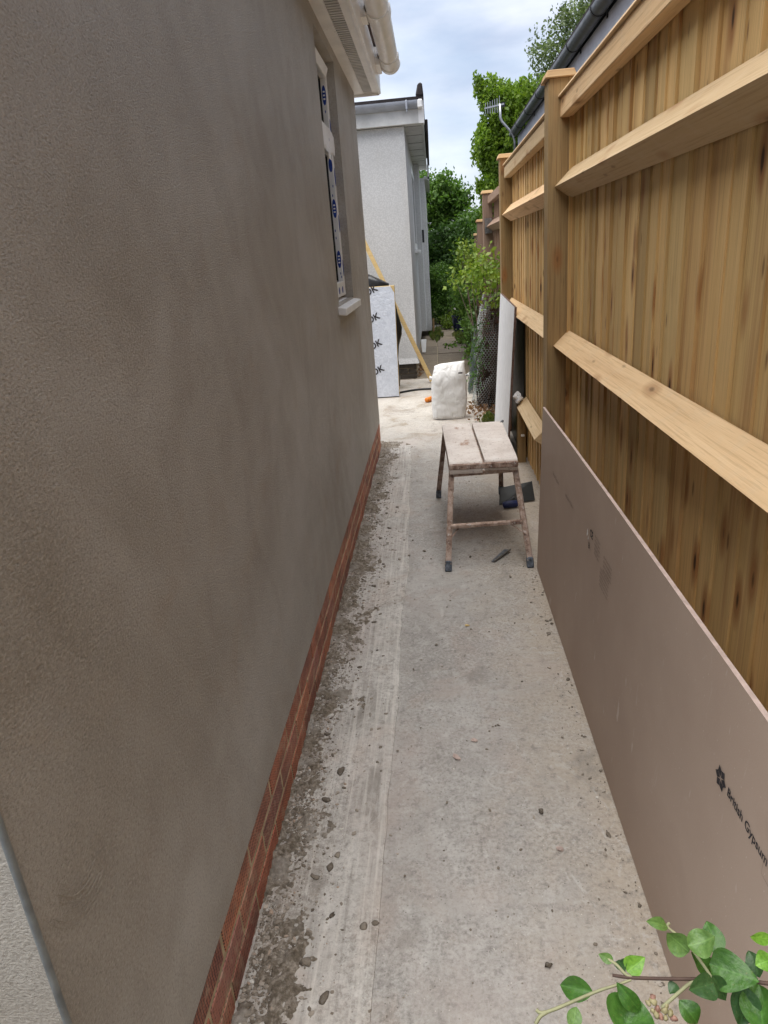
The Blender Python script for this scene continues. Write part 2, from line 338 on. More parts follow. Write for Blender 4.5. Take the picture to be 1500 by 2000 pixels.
bigleaf('big0', (.035, .1, .014), (.06, .155, .022)); bigleaf('big1', (.08, .16, .035), (.13, .23, .06))
bigleaf('big2', (.025, .068, .018), (.042, .1, .03)); bigleaf('big3', (.1, .24, .02), (.18, .36, .045))
plain('berry', (.34, .3, .16), .6, .3, dirt=.5, dscale=200); plain('berry_red', (.36, .2, .15), .6, .3, dirt=.5, dscale=200)

# ------------------------------------------------------------------ mesh helpers
class MB:
    def __init__(s): s.v = []; s.f = []; s.mi = []
    def add(s, vs, fs, mi=0):
        o = len(s.v); s.v += [tuple(x) for x in vs]; s.f += [tuple(i + o for i in f) for f in fs]; s.mi += [mi] * len(fs); return s
    def box(s, x0, y0, z0, x1, y1, z1, mi=0):
        return s.add([(x0, y0, z0), (x1, y0, z0), (x1, y1, z0), (x0, y1, z0), (x0, y0, z1), (x1, y0, z1), (x1, y1, z1), (x0, y1, z1)],
                     [(0, 3, 2, 1), (4, 5, 6, 7), (0, 1, 5, 4), (1, 2, 6, 5), (2, 3, 7, 6), (3, 0, 4, 7)], mi)
    def hexa(s, b, t, mi=0):      # 4 bottom + 4 top points
        return s.add(list(b) + list(t), [(0, 3, 2, 1), (4, 5, 6, 7), (0, 1, 5, 4), (1, 2, 6, 5), (2, 3, 7, 6), (3, 0, 4, 7)], mi)
    def bar(s, a, b, w, h, up=(0, 0, 1), mi=0):
        a = Vector(a); b = Vector(b); d = (b - a).normalized(); sd = d.cross(Vector(up)).normalized() * w / 2; u = sd.cross(d).normalized() * h / 2
        return s.hexa([a - sd - u, a + sd - u, a + sd + u, a - sd + u], [b - sd - u, b + sd - u, b + sd + u, b - sd + u], mi)
    def tube(s, pts, rad, n=8, mi=0, cap=True):
        pts = [Vector(p) for p in pts]
        if not isinstance(rad, (list, tuple)): rad = [rad] * len(pts)
        vs = []; fs = []; ref = None
        for i, p in enumerate(pts):
            d = (pts[min(i + 1, len(pts) - 1)] - pts[max(i - 1, 0)]).normalized()
            if ref is None: ref = d.orthogonal().normalized()
            a = (ref - d * ref.dot(d)).normalized(); ref = a; b = d.cross(a)
            vs += [p + (a * math.cos(2 * math.pi * k / n) + b * math.sin(2 * math.pi * k / n)) * rad[i] for k in range(n)]
        for i in range(len(pts) - 1):
            for k in range(n): fs.append((i * n + k, i * n + (k + 1) % n, (i + 1) * n + (k + 1) % n, (i + 1) * n + k))
        if cap: fs += [tuple(range(n))[::-1], tuple(range((len(pts) - 1) * n, len(pts) * n))]
        return s.add(vs, fs, mi)
    def sweep(s, prof, y0, y1, mi=0):   # profile of (x,z) extruded along y, closed with end caps
        n = len(prof)
        vs = [(x, y0, z) for x, z in prof] + [(x, y1, z) for x, z in prof]
        fs = [(k, (k + 1) % n, n + (k + 1) % n, n + k) for k in range(n)] + [tuple(range(n))[::-1], tuple(range(n, 2 * n))]
        return s.add(vs, fs, mi)
    def lump(s, c, r, sq=.6, seed=0, mi=0, sub=1):
        vs, fs = ICO[sub]; rn = random.Random(seed); off = Vector((rn.random() * 50, rn.random() * 50, rn.random() * 50)); a = rn.random() * 6.28
        e = 1 + rn.random() * .7; o = []
        for v in vs:
            k = 1 + .55 * noise.noise(v * 1.4 + off) + .25 * noise.noise(v * 3 + off)
            x, y, z = v.x * k * e, v.y * k / e ** .3, v.z * k * sq
            o.append((c[0] + r * (x * math.cos(a) - y * math.sin(a)), c[1] + r * (x * math.sin(a) + y * math.cos(a)), c[2] + r * z))
        return s.add(o, fs, mi)
    def build(s, name, mats, parent=None, smooth=False, bevel=0, bseg=1, auto=None):
        me = bpy.data.meshes.new(name); me.from_pydata(s.v, [], s.f)
        mats = mats if isinstance(mats, (list, tuple)) else [mats]
        for x in mats: me.materials.append(M[x])
        if len(mats) > 1: me.polygons.foreach_set('material_index', s.mi)
        bm = bmesh.new(); bm.from_mesh(me); bmesh.ops.recalc_face_normals(bm, faces=bm.faces)
        if bevel: bmesh.ops.bevel(bm, geom=bm.edges[:], offset=bevel, segments=bseg, affect='EDGES', profile=.5, clamp_overlap=True)
        bm.to_mesh(me); bm.free()
        if smooth: me.polygons.foreach_set('use_smooth', [True] * len(me.polygons))
        if auto is not None:
            me.polygons.foreach_set('use_smooth', [True] * len(me.polygons)); me.set_sharp_from_angle(angle=R_(auto))
        me.update()
        o = bpy.data.objects.new(name, me); C.objects.link(o)
        if parent is not None: o.parent = parent
        return o
def _ico(sub):
    bm = bmesh.new(); bmesh.ops.create_icosphere(bm, subdivisions=sub, radius=1); bm.verts.ensure_lookup_table()
    r = ([v.co.copy() for v in bm.verts], [tuple(v.index for v in f.verts) for f in bm.faces]); bm.free(); return r
ICO = {1: _ico(1), 2: _ico(2), 3: _ico(3)}
def tag(o, label=None, cat=None, group=None, kind=None):
    if label: o['label'] = label
    if cat: o['category'] = cat
    if group: o['group'] = group
    if kind: o['kind'] = kind
    return o
def empty(name, loc=(0, 0, 0)):
    o = bpy.data.objects.new(name, None); C.objects.link(o); o.location = loc; o.empty_display_size = .1; return o
def part(name, mb, mats, root, **kw):
    """child mesh whose vertices are given in world space"""
    o = mb.build(name, mats, None, **kw); o.parent = root
    mw = Vector((0, 0, 0)); q = root
    while q is not None: mw += q.location; q = q.parent
    o.location = -mw
    return o
def quadmesh(name, V, mats, nv=4, smooth=False, parent=None):
    """many separate n-gons from a numpy array (k*nv,3)"""
    k = len(V) // nv; me = bpy.data.meshes.new(name)
    me.vertices.add(len(V)); me.vertices.foreach_set('co', np.asarray(V, np.float32).ravel())
    me.loops.add(len(V)); me.loops.foreach_set('vertex_index', np.arange(len(V), dtype=np.int32))
    me.polygons.add(k); me.polygons.foreach_set('loop_start', np.arange(0, len(V), nv, dtype=np.int32))
    me.polygons.foreach_set('loop_total', np.full(k, nv, np.int32)); me.update(calc_edges=True); me.validate()
    me.materials.append(M[mats]); o = bpy.data.objects.new(name, me); C.objects.link(o)
    if parent is not None: o.parent = parent; o.location = -parent.location
    return o
def text(name, body, size, origin, right, up, mat, parent, bold=0.):
    cu = bpy.data.curves.new(name, 'FONT'); cu.body = body; cu.size = size; cu.offset = bold; cu.resolution_u = 3
    tmp = bpy.data.objects.new(name, cu); C.objects.link(tmp)
    dg = bpy.context.evaluated_depsgraph_get(); me = bpy.data.meshes.new_from_object(tmp.evaluated_get(dg))
    bpy.data.objects.remove(tmp)
    r = Vector(right).normalized(); u = Vector(up); u = (u - r * u.dot(r)).normalized(); n = r.cross(u)
    for v in me.vertices: v.co = Vector(origin) + r * v.co.x + u * v.co.y + n * v.co.z
    me.materials.clear(); me.materials.append(M[mat])
    o = bpy.data.objects.new(name, me); C.objects.link(o); o.parent = parent
    mw = Vector((0, 0, 0)); q = parent
    while q is not None: mw += q.location; q = q.parent
    o.location = -mw
    return o

# ------------------------------------------------------------------ the setting: ground sheets
def sheet(name, x0, y0, x1, y1, z, mat): 
    o = MB().add([(x0, y0, z), (x1, y0, z), (x1, y1, z), (x0, y1, z)], [(0, 1, 2, 3)]).build(name, mat); tag(o, kind='structure'); return o
sheet('ground', -400, -400, 400, 400, -.03, 'ground')
tag(MB().box(-4.5, -3, -.12, .74, 8.86, 0).build('path', 'concrete'), kind='structure')
# the newer strip of brushed concrete along the plinth, with a ragged edge
rn = random.Random(3); ys = [-.2 + i * .04 for i in range(146)]; vs = []; fs = []
for i, y in enumerate(ys):
    y0_ = y
    xe = -.205 + .018 * noise.noise(Vector((y * 1.7, 0, 3))) + .007 * noise.noise(Vector((y * 9, 2, 3))) - .03 * max(0, y - 3.2) / 1.5
    for x, z in ((-.53, .004), (xe - .012, .0062), (xe, .004), (xe + .003, -.01)): vs.append((x, y, z))
for i in range(len(ys) - 1):
    for k in range(3): fs.append((i * 4 + k, i * 4 + k + 1, i * 4 + k + 5, i * 4 + k + 4))
tag(MB().add(vs, fs).build('path_edge', 'concrete_strip'), kind='structure')
# paving in the neighbour's passage, each slab its own piece
pat = sheet('patio', -.6, 8.87, 1.2, 15.5, -.012, 'joint_mortar')
rows = [8.89, 10.09, 11.05, 12.0, 12.92, 13.85, 14.7, 15.5]
for j in range(len(rows) - 1):
    cols = [-.6, -.305, .004, .62, 1.2] if j % 2 == 0 else [-.6, -.28, .0, .58, 1.2]
    for i in range(4):
        zz = .002 + rn.uniform(-.004, .004)
        o = MB().box(cols[i] + .007, rows[j] + .009, -.05, cols[i + 1] - .007, rows[j + 1] - .009, zz).build('paving_slab', 'slab', pat, bevel=.004)

# ------------------------------------------------------------------ rendered house (left)
WX, Y0, Y1, ZB, ZE = -.5, .557, 5.57, .222, 2.6
wy0, wy1, wz0, wz1 = 3.74, 4.45, 1.275, 2.53
house = tag(empty('rendered_house', (-2.2, 3, 0)), 'grey-brown freshly rendered house wall with brick plinth and white eaves', 'house')
mb = MB()
def wallgrid(x, y0, y1, z0, z1, st=.1):
    """front wall skin, subdivided and a little uneven like hand floated render"""
    ny = max(1, round((y1 - y0) / st)); nz = max(1, round((z1 - z0) / st)); v = []
    for i in range(ny + 1):
        for k in range(nz + 1):
            y = y0 + (y1 - y0) * i / ny; z = z0 + (z1 - z0) * k / nz
            e = .0035 * noise.noise(Vector((0, y * 1.9, z * 1.9))) if 0 < i < ny and 0 < k < nz else 0
            zz = z + (.004 * noise.noise(Vector((y * 6, 7, 1))) if abs(z - ZB) < 1e-6 else 0)
            v.append((x + e, y, zz))
    return v, [(i * (nz + 1) + k, (i + 1) * (nz + 1) + k, (i + 1) * (nz + 1) + k + 1, i * (nz + 1) + k + 1) for i in range(ny) for k in range(nz)]
for a in ((Y0, wy0, ZB, ZE), (wy1, Y1, ZB, ZE), (wy0, wy1, ZB, wz0), (wy0, wy1, wz1, ZE)): mb.add(*wallgrid(WX, *a))
rx = -.62
mb.add([(WX, wy0, wz0), (WX, wy1, wz0), (WX, wy1, wz1), (WX, wy0, wz1), (rx, wy0, wz0), (rx, wy1, wz0), (rx, wy1, wz1), (rx, wy0, wz1)],
       [(0, 1, 5, 4), (1, 2, 6, 5), (2, 3, 7, 6), (3, 0, 4, 7)])
mb.add([(WX, Y0, ZB), (-4, Y0, ZB), (-4, Y0, ZE), (WX, Y0, ZE)], [(0, 1, 2, 3)])
mb.add([(WX, Y1, ZB), (-4, Y1, ZB), (-4, Y1, ZE), (WX, Y1, ZE)], [(0, 1, 2, 3)])
mb.add([(WX, Y0, ZB), (WX, Y1, ZB), (-4, Y1, ZB), (-4, Y0, ZB)], [(0, 1, 2, 3)])
mb.add([(-4, Y0, 0), (-4, Y1, 0), (-4, Y1, ZE), (-4, Y0, ZE)], [(0, 1, 2, 3)])
part('wall', mb, 'render', house, auto=25)
# corner beads
part('corner_bead', MB().tube([(WX + .001, Y0 - .001, ZB), (WX + .001, Y0 - .001, ZE)], .0045, 8), 'bead', house, smooth=True)
tm = MB(); rt = random.Random(12)
for k in range(7):
    R0 = .085 + .007 * k; a0 = rt.uniform(195, 240); a1 = rt.uniform(265, 310)
    tm.tube([(WX + .0003, .672 + (R0 + .0012 * rt.random()) * math.cos(R_(a0 + (a1 - a0) * q / 9)) * .85, .85 + R0 * 1.15 * math.sin(R_(a0 + (a1 - a0) * q / 9))) for q in range(10)], rt.uniform(.00025, .0005), 4)
part('trowel_mark', tm, 'trowel_ridge', house)
# plinth: mortar core and bricks
part('mortar_bed', MB().box(-3.9, Y0 + .012, -.05, -.5042, Y1 - .012, ZB + .01), 'mortar', house)
bl, bh, ch = .214, .0635, .075
for cidx in range(3):
    y = Y0 + .004 - (.1125 if cidx % 2 else 0); z0 = -.002 + cidx * ch
    while y < Y1 - .01:
        a = max(y, Y0 + .004); b = min(y + bl, Y1 - .003)
        if b - a > .03:
            dx = rn.uniform(-.0012, .0012)
            part('brick', MB().box(-.61, a, z0 + .005, -.5025 + dx, b, z0 + .005 + bh), 'brick', house, bevel=.002)
        y += bl + .011
for cidx in range(3):      # end face of the near corner
    x = -.615
    z0 = -.002 + cidx * ch
    for k in range(6): part('brick', MB().box(x - .225 * k - .215 - (.11 if cidx % 2 else 0), Y0 + .004, z0 + .005, x - .225 * k - (.11 if cidx % 2 else 0), Y0 + .1, z0 + .005 + bh), 'brick', house, bevel=.0035)
# eaves: soffit, vent strip, fascia, gutter
ye = 5.65; ys0 = .3
part('soffit', MB().box(-.56, ys0, 2.592, -.438, ye, 2.604).box(-.372, ys0, 2.592, -.333, ye, 2.604).box(-.44, ys0, 2.5995, -.37, ye, 2.604), 'upvc', house)
sv = MB()
y = 1.2
while y < ye - .03:
    sv.box(-.437, y, 2.5935, -.373, y + .02, 2.5985); y += .036
tag(part('soffit_vent', sv, 'upvc_weathered', house), kind='stuff')
part('vent_backing', MB().box(-.4375, ys0 + .01, 2.5972, -.3725, ye - .03, 2.5992), 'vent_dark', house)
part('soffit_end', MB().box(-.565, ye, 2.575, -.325, ye + .012, 2.72), 'upvc', house)
part('fascia', MB().box(-.333, ys0, 2.583, -.315, ye + .014, 2.76), 'upvc', house, bevel=.002)
gx, gz, gr = -.228, 2.722, .0615
gut = MB(); NA = 14
def halfpipe(mb, cx, cz, r0, r1, y0, y1, mi=0, a0=180, a1=360):
    pr = [(cx + r1 * math.cos(R_(a0 + (a1 - a0) * k / NA)), cz + r1 * math.sin(R_(a0 + (a1 - a0) * k / NA))) for k in range(NA + 1)]
    pr += [(cx + r0 * math.cos(R_(a0 + (a1 - a0) * k / NA)), cz + r0 * math.sin(R_(a0 + (a1 - a0) * k / NA))) for k in range(NA, -1, -1)]
    n = len(pr); vs = [(x, y0, z) for x, z in pr] + [(x, y1, z) for x, z in pr]; h = NA + 1
    fs = [(k, (k + 1) % n, n + (k + 1) % n, n + k) for k in range(n)]
    fs += [(k, k + 1, n - 2 - k, n - 1 - k) for k in range(NA)] + [(n + k, n + n - 1 - k, n + n - 2 - k, n + k + 1) for k in range(NA)]
    return mb.add(vs, fs, mi)
halfpipe(gut, gx, gz, gr - .003, gr, ys0, 5.44)
g_o = part('gutter', gut, 'upvc', house, auto=40)
u = MB(); halfpipe(u, gx, gz, gr - .001, gr + .007, 4.26, 4.4); u.box(gx - gr - .03, 4.26, gz - .05, gx - gr + .004, 4.4, gz + .04)
part('gutter_union', u, 'upvc', g_o, auto=40)
u = MB(); halfpipe(u, gx, gz, gr - .001, gr + .007, 5.2, 5.3); halfpipe(u, gx, gz, gr - .001, gr + .0035, 5.3, 5.4); halfpipe(u, gx, gz, gr - .001, gr + .009, 5.4, 5.46); u.box(gx - gr - .03, 5.2, gz - .06, gx - gr + .004, 5.46, gz + .04)
part('gutter_stop_end', u, 'upvc', g_o, auto=40)
part('gutter_cap', MB().sweep([(gx + (gr + .003) * math.cos(R_(180 + 15 * k)), gz + (gr + .003) * math.sin(R_(180 + 15 * k))) for k in range(13)], 5.462, 5.468), 'upvc', g_o)
rf = MB(); rf.hexa([(-.27, ys0 - .05, 2.765), (-.27, ye + .05, 2.765), (-2.3, ye + .05, 3.75), (-2.3, ys0 - .05, 3.75)], [(-.27, ys0 - .05, 2.8), (-.27, ye + .05, 2.8), (-2.3, ye + .05, 3.79), (-2.3, ys0 - .05, 3.79)])
rf.hexa([(-4.3, ys0 - .05, 2.765), (-2.3, ys0 - .05, 3.75), (-2.3, ye + .05, 3.75), (-4.3, ye + .05, 2.765)], [(-4.3, ys0 - .05, 2.8), (-2.3, ys0 - .05, 3.79), (-2.3, ye + .05, 3.79), (-4.3, ye + .05, 2.8)])
roof_o = part('roof', rf, 'roof_tile', house)
part('gable', MB().add([(-.4, Y0 + .02, ZE), (-4.0, Y0 + .02, ZE), (-2.3, Y0 + .02, 3.75), (-.4, Y1 - .02, ZE), (-4.0, Y1 - .02, ZE), (-2.3, Y1 - .02, 3.75)], [(0, 1, 2), (3, 4, 5)]), 'render', house)
# window: frame with protective tape, panes, trickle vent, sill
fx = -.545; gl = -.582
wf = MB(); fw = .062
wf.box(gl - .02, wy1 - fw, wz0 + .02, fx, wy1, wz1 - .01).box(gl - .02, wy0, wz0 + .02, fx, wy0 + fw, wz1 - .01)
wf.box(gl - .02, wy0 + fw, wz1 - .085, fx, wy1 - fw, wz1 - .01).box(gl - .02, wy0 + fw, wz0 + .02, fx, wy1 - fw, wz0 + .1)
wf.box(gl - .02, wy0 + fw, 2.06, fx, wy1 - fw, 2.19)
win = part('window', wf, 'upvc', house, bevel=.003)
part('pane', MB().box(gl - .012, wy0 + .05, 2.18, gl - .002, wy1 - .05, wz1 - .08).box(gl - .012, wy0 + .05, wz0 + .09, gl - .002, wy1 - .05, 2.07), 'glass', win)
gk = MB()
for z0, z1 in ((2.19, wz1 - .085), (wz0 + .1, 2.06)):
    gk.box(gl - .004, wy1 - fw - .004, z0, gl + .007, wy1 - fw + .001, z1).box(gl - .004, wy0 + fw, z0, gl + .007, wy1 - fw, z0 + .006).box(gl - .004, wy0 + fw, z1 - .006, gl + .007, wy1 - fw, z1)
part('gasket', gk, 'black_plastic', win)
part('window_sill', MB().hexa([(-.62, 3.7, 1.245), (-.458, 3.7, 1.222), (-.458, 4.465, 1.222), (-.62, 4.465, 1.245)], [(-.62, 3.7, 1.288), (-.458, 3.7, 1.262), (-.458, 4.465, 1.262), (-.62, 4.465, 1.288)]), 'upvc', win, bevel=.004)
part('trickle_vent', MB().hexa([(fx, 3.86, 2.43), (fx + .012, 3.86, 2.43), (fx + .012, 4.33, 2.43), (fx, 4.33, 2.43)], [(fx, 3.86, 2.475), (fx + .026, 3.86, 2.475), (fx + .026, 4.33, 2.475), (fx, 4.33, 2.475)]), 'upvc', win, bevel=.002)
# torn protective film round the transom
tf = MB()
for k in range(7):
    y = 3.9 + k * .08; z = 2.125 + rn.uniform(-.05, .05)
    tf.add([(fx + .001, y, z - .05), (fx + .004 + rn.random() * .008, y + .05, z - .06 + rn.uniform(-.02, .02)), (fx + .005 + rn.random() * .01, y + .09, z + .03), (fx + .002, y + .02, z + .055)], [(0, 1, 2, 3)])
part('torn_film', tf, 'upvc', win)
def oval(mb, cy, cz, ry, rz, x, n=16):
    mb.add([(x, cy + ry * math.cos(6.2832 * k / n), cz + rz * math.sin(6.2832 * k / n)) for k in range(n)], [tuple(range(n))])
def oval_y(mb, cx, cz, rx_, rz, y, n=14):
    mb.add([(cx + rx_ * math.cos(6.2832 * k / n), y, cz + rz * math.sin(6.2832 * k / n)) for k in range(n)], [tuple(range(n))])
yi = wy1 - fw - .0008; xm = (fx + gl) / 2 + .003
def tmark(fn, *a): q_ = MB(); fn(q_, *a); part('tape_mark', q_, 'tape_blue', win)
for cz, rz, rx_ in ((2.36, .05, .0115), (2.01, .038, .011), (1.78, .052, .0125), (1.5, .05, .0125)): tmark(oval_y, xm, cz, rx_, rz, yi)
for cz in (1.9, 1.66, 1.62, 1.42, 1.4, 1.85, 2.28): tmark(oval_y, xm + rn.uniform(-.007, .007), cz, .0028, .008, yi, 6)
for cz in (2.2, 1.95, 1.7, 1.45): tmark(oval, wy1 - fw * .5, cz, .022, .05, fx + .0008)
for cy in (4.0, 4.15, 4.3): tmark(oval, cy, 2.12 + rn.uniform(-.03, .03), .03, .025, fx + .0009); tmark(oval, cy, 1.33, .03, .02, fx + .0009)
tw = MB()
for cz in (2.36, 1.78, 1.5):
    for k in (-1, 0, 1): tw.box(xm - .006, yi - .0008, cz + k * .018 - .004, xm + .006, yi - .0004, cz + k * .018 + .004)
part('tape_lettering', tw, 'upvc', win)

# ------------------------------------------------------------------ dropped render along the plinth
ny, nx = 1000, 62; vs = []; fs = []
for i in range(ny + 1):
    y = .55 + (5.75 - .55) * i / ny
    for k in range(nx + 1):
        x = -.512 + .34 * k / nx
        prof = 1.3 - 3.4 * (x + .5) / .34 + .5 * noise.noise(Vector((y * 1.1, 4, 9)))
        if y > 2.2: prof += .25 * math.exp(-((y - 3.8) / 1.1) ** 2)
        n_ = .55 * noise.noise(Vector((x * 9, y * 6, 0))) + .45 * noise.noise(Vector((x * 26, y * 19, 3))) + .38 * noise.noise(Vector((x * 70, y * 60, 5)))
        n_ += .3 * noise.noise(Vector((x * 130, y * 120, 8))); hgt = .019 * (n_ * 1.4 + prof * .52 - .33)
        vs.append((x, y, .004 + max(-.006, min(hgt, .04)) + .0022 * noise.noise(Vector((x * 160, y * 160, 1)))))
for i in range(ny):
    for k in range(nx): fs.append((i * (nx + 1) + k, i * (nx + 1) + k + 1, (i + 1) * (nx + 1) + k + 1, (i + 1) * (nx + 1) + k))
tag(MB().add(vs, fs).build('render_droppings', 'droppings', smooth=True), 'dark crumbly render droppings heaped along the foot of the brick plinth', 'debris', kind='stuff')
rn = random.Random(11)
cr = MB()
def sp(v): return v
for i in range(15000):
    y = .8 + 4.9 * rn.random() ** 1.15; x = -.5 + min(abs(rn.gauss(0, .045 + .07 * (i % 6 == 0))), .4) + .005
    if noise.noise(Vector((x * 7, y * 3.5, 2))) < -.18 and i % 3: continue
    r = .0012 + .0046 * rn.random() ** 5
    cr.lump((x, y, .005 + r * .3), r, .65, i, sub=1)
for i in range(900):
    y = .8 + 4.5 * rn.random() ** 1.3; x = -.3 + .74 * rn.random()
    r = .0011 + .0036 * rn.random() ** 5
    cr.lump((x, y, .001 + r * .3), r, .6, i + 5000, sub=1)
for i in range(200):    # grit under the leaning plasterboard
    y = .8 + 2.6 * rn.random(); x = .43 - abs(rn.gauss(0, .035)); r = .0016 + .006 * rn.random() ** 5
    cr.lump((x, y, .001 + r * .3), r, .6, i + 9000, sub=1)
tag(cr.build('render_crumbs', 'crumb', smooth=False), 'fine crumbs of render and grit scattered over the concrete path', 'crumbs', kind='stuff')
spots = [(-.33, 1.72, .021), (-.36, 1.6, .018), (-.315, 1.36, .016), (-.3, 1.4, .014), (-.24, 1.19, .015), (-.213, 1.2, .012), (-.35, 1.33, .015), (-.29, 1.22, .012), (-.25, 1.76, .009), (-.245, 1.83, .01), (-.235, 1.72, .008), (-.335, 1.1, .02), (-.28, 1.02, .018),
         (-.4, 1.9, .014), (-.37, 2.05, .013), (-.3, 2.1, .012), (-.33, 2.3, .013), (-.27, 2.42, .009), (-.38, 2.6, .012), (-.3, 2.65, .012), (-.28, 2.72, .011), (-.41, 2.85, .013), (-.33, 3.0, .015), (-.36, 3.2, .016), (-.3, 3.25, .012), (-.25, 3.3, .014), (-.2, 3.35, .011), (-.4, 3.5, .017), (-.34, 3.6, .018), (-.3, 3.75, .015),
         (-.38, 3.85, .018), (-.33, 4.0, .017), (-.27, 4.1, .016), (-.4, 4.25, .018), (-.35, 4.4, .017), (-.42, 4.6, .018), (-.38, 4.8, .016), (-.44, 5.0, .017), (-.4, 5.2, .015), (-.12, 3.4, .012), (-.1, 3.0, .011), (-.06, 2.45, .01), (.05, 2.9, .009), (.12, 3.3, .01), (.2, 3.6, .01), (.18, 1.1, .012), (.0, .98, .014), (.23, 1.55, .013), (.36, 1.9, .01), (.3, 3.05, .011), (-.43, 1.45, .017), (-.45, 2.2, .016), (-.44, 3.1, .018), (-.45, 1.0, .019), (-.42, 1.2, .016)]
for i, (x, y, r) in enumerate([q for j, q in enumerate(spots) if q[0] < -.17 or j % 2]):
    r *= .56; x -= .03 * (x < -.25)
    o = MB().lump((0, 0, 0), r, .62, 100 + i, sub=2).build('render_lump', 'lump', smooth=True); o.location = (x, y, .004 + r * .33)
    tag(o, 'small dark lump of dried render lying loose on the concrete path', 'rubble', 'render lumps on the path')
for i, (x, y, r) in enumerate([(-.2, 1.78, .0095), (.06, 1.86, .008), (.26, 1.42, .008), (.07, 2.6, .006)]):
    o = MB().lump((0, 0, 0), r, .55, 300 + i, sub=2).build('brick_chip', 'gypsum' if i != 3 else 'foam', smooth=False); o.location = (x + (.2 if i == 0 else 0), y, .002 + r * .3)
    tag(o, 'pinkish chip of brick lying on the bare middle of the path', 'rubble', 'brick chips on the path')

# ------------------------------------------------------------------ timber fence (right)
BX = .62
PB = -1.65
fence = tag(empty('timber_fence', (.62, 3, 0)), 'new tan closeboard timber fence with thick posts and angled rails', 'fence')
def post(yc, x0, top, root, mat, capmat='cap_wood', wd=.115):
    p_ = part('post', MB().box(x0, yc, -.05, x0 + .1, yc + wd, top - .028), mat, root, bevel=.004)
    c_ = MB().hexa([(x0 - .016, yc - .016, top - .03), (x0 + .116, yc - .016, top - .03), (x0 + .116, yc + wd + .016, top - .03), (x0 - .016, yc + wd + .016, top - .03)],
                   [(x0 - .006, yc - .006, top), (x0 + .106, yc - .006, top), (x0 + .106, yc + wd + .006, top), (x0 - .006, yc + wd + .006, top)])
    o = c_.build('post_cap', capmat, p_, bevel=.003); o.location = (0, 0, 0)
def arris(y0, y1, zt, zb, root, mat='rail_wood', xa=.55, seg=10, dz=0.):
    """triangular rail, apex towards the path, slightly rough edges"""
    vs = []; n = seg; za = zb + (zt - zb) * .42
    for i in range(n + 1):
        y = y0 + (y1 - y0) * i / n; e = .0022 * noise.noise(Vector((y * 4, zt, 0))); tp = .5 if i in (0,) else 0
        d_ = dz * i / n
        vs += [(BX - .001, y, zt + d_), (xa + .006 + e, y, za + .006 + d_), (xa + e, y, za + d_), (xa + .006 + e, y, za - .006 + d_), (BX - .001, y, zb + d_)]
    fs = [(i * 5 + k, i * 5 + (k + 1) % 5, i * 5 + 5 + (k + 1) % 5, i * 5 + 5 + k) for i in range(n) for k in range(5)] + [tuple(range(5)), tuple(range(n * 5, n * 5 + 5))]
    return part('rail', MB().add(vs, fs), mat, root)
def boards(y0, y1, z1, root, mat, wd=.12, x=BX, seed=1, mats=None):
    r = random.Random(seed); y = y0
    while y < y1 - .02:
        b = min(y + wd * r.uniform(.72, 1.15), y1); t0 = r.uniform(.0005, .003); t1 = t0 + r.uniform(.006, .0105); lean = r.uniform(-.002, .002)
        m_ = mat if mats is None or r.random() > .4 else mats
        mbx = MB().hexa([(x + t0, y + .0009, .02), (x + t1, b + .012, .02), (x + t1 + .011, b + .012, .02), (x + t0 + .017, y, .02)],
                        [(x + t0 + lean, y + .0009, z1), (x + t1 + lean, b + .012, z1), (x + t1 + .011, b + .012, z1), (x + t0 + .017, y, z1)])
        o = mbx.build('board', m_, None)
        for v in o.data.vertices: v.co.y -= y
        o.parent = root; o.location = Vector((0, y, 0)) - root.location
        y = b
P0, P1, P2 = .82, 3.4, 5.9
post(P0, .52, 2.175, fence, 'post_wood'); post(P1, .52, 2.175, fence, 'post_wood', wd=.12); post(P2, .54, 2.155, fence, 'post_wood')
post(PB, .52, 2.175, fence, 'post_wood'); boards(PB + .1, P0 - .002, 2.06, fence, 'board_wood', seed=31, wd=.16)
boards(P0 + .09, P1 - .002, 2.06, fence, 'board_wood', seed=5, mats='board_wood_fresh')
boards(P1 + .1, P2 - .004, 2.05, fence, 'bay_wood', seed=8, mats='board_wood_fresh')
part('infill_strip', MB().box(BX - .012, P1 - .022, .02, BX + .02, P1 - .008, 2.05), 'board_wood', fence)
for y0, y1 in ((PB + .1, P0 + .03), (P0 + .05, P1 + .03), (P1 + .125, P2 + .02)):
    far = y0 > 2
    arris(y0, y1, 1.798, 1.678, fence); arris(y0, y1, 1.108, .99, fence)
    if not far: arris(y0, y1, .485, .365, fence)
    else: arris(4.05, 5.0, .478, .36, fence)
    part('top_rail', MB().box(BX - .05, y0 - .01, 1.995 if not far else 1.985, BX + .001, y1 - .02 if not far else y1 - .03, 2.07 if not far else 2.06), 'rail_wood', fence, bevel=.003)
    part('capping', MB().hexa([(BX - .062, y0 - .01, 2.071), (BX + .04, y0 - .01, 2.071), (BX + .04, y1 - .03, 2.071), (BX - .062, y1 - .03, 2.071)], [(BX - .058, y0 - .01, 2.082), (BX + .03, y0 - .01, 2.096), (BX + .03, y1 - .03, 2.096), (BX - .058, y1 - .03, 2.082)]), 'rail_wood', fence, bevel=.002)
part('short_post', MB().box(.553, 4.95, -.02, .612, 5.03, .42), 'post_wood', fence, bevel=.003)
part('rail_bracket', MB().box(.575, 4.93, .2, .6, 4.949, .215), 'upvc', fence, bevel=.003)
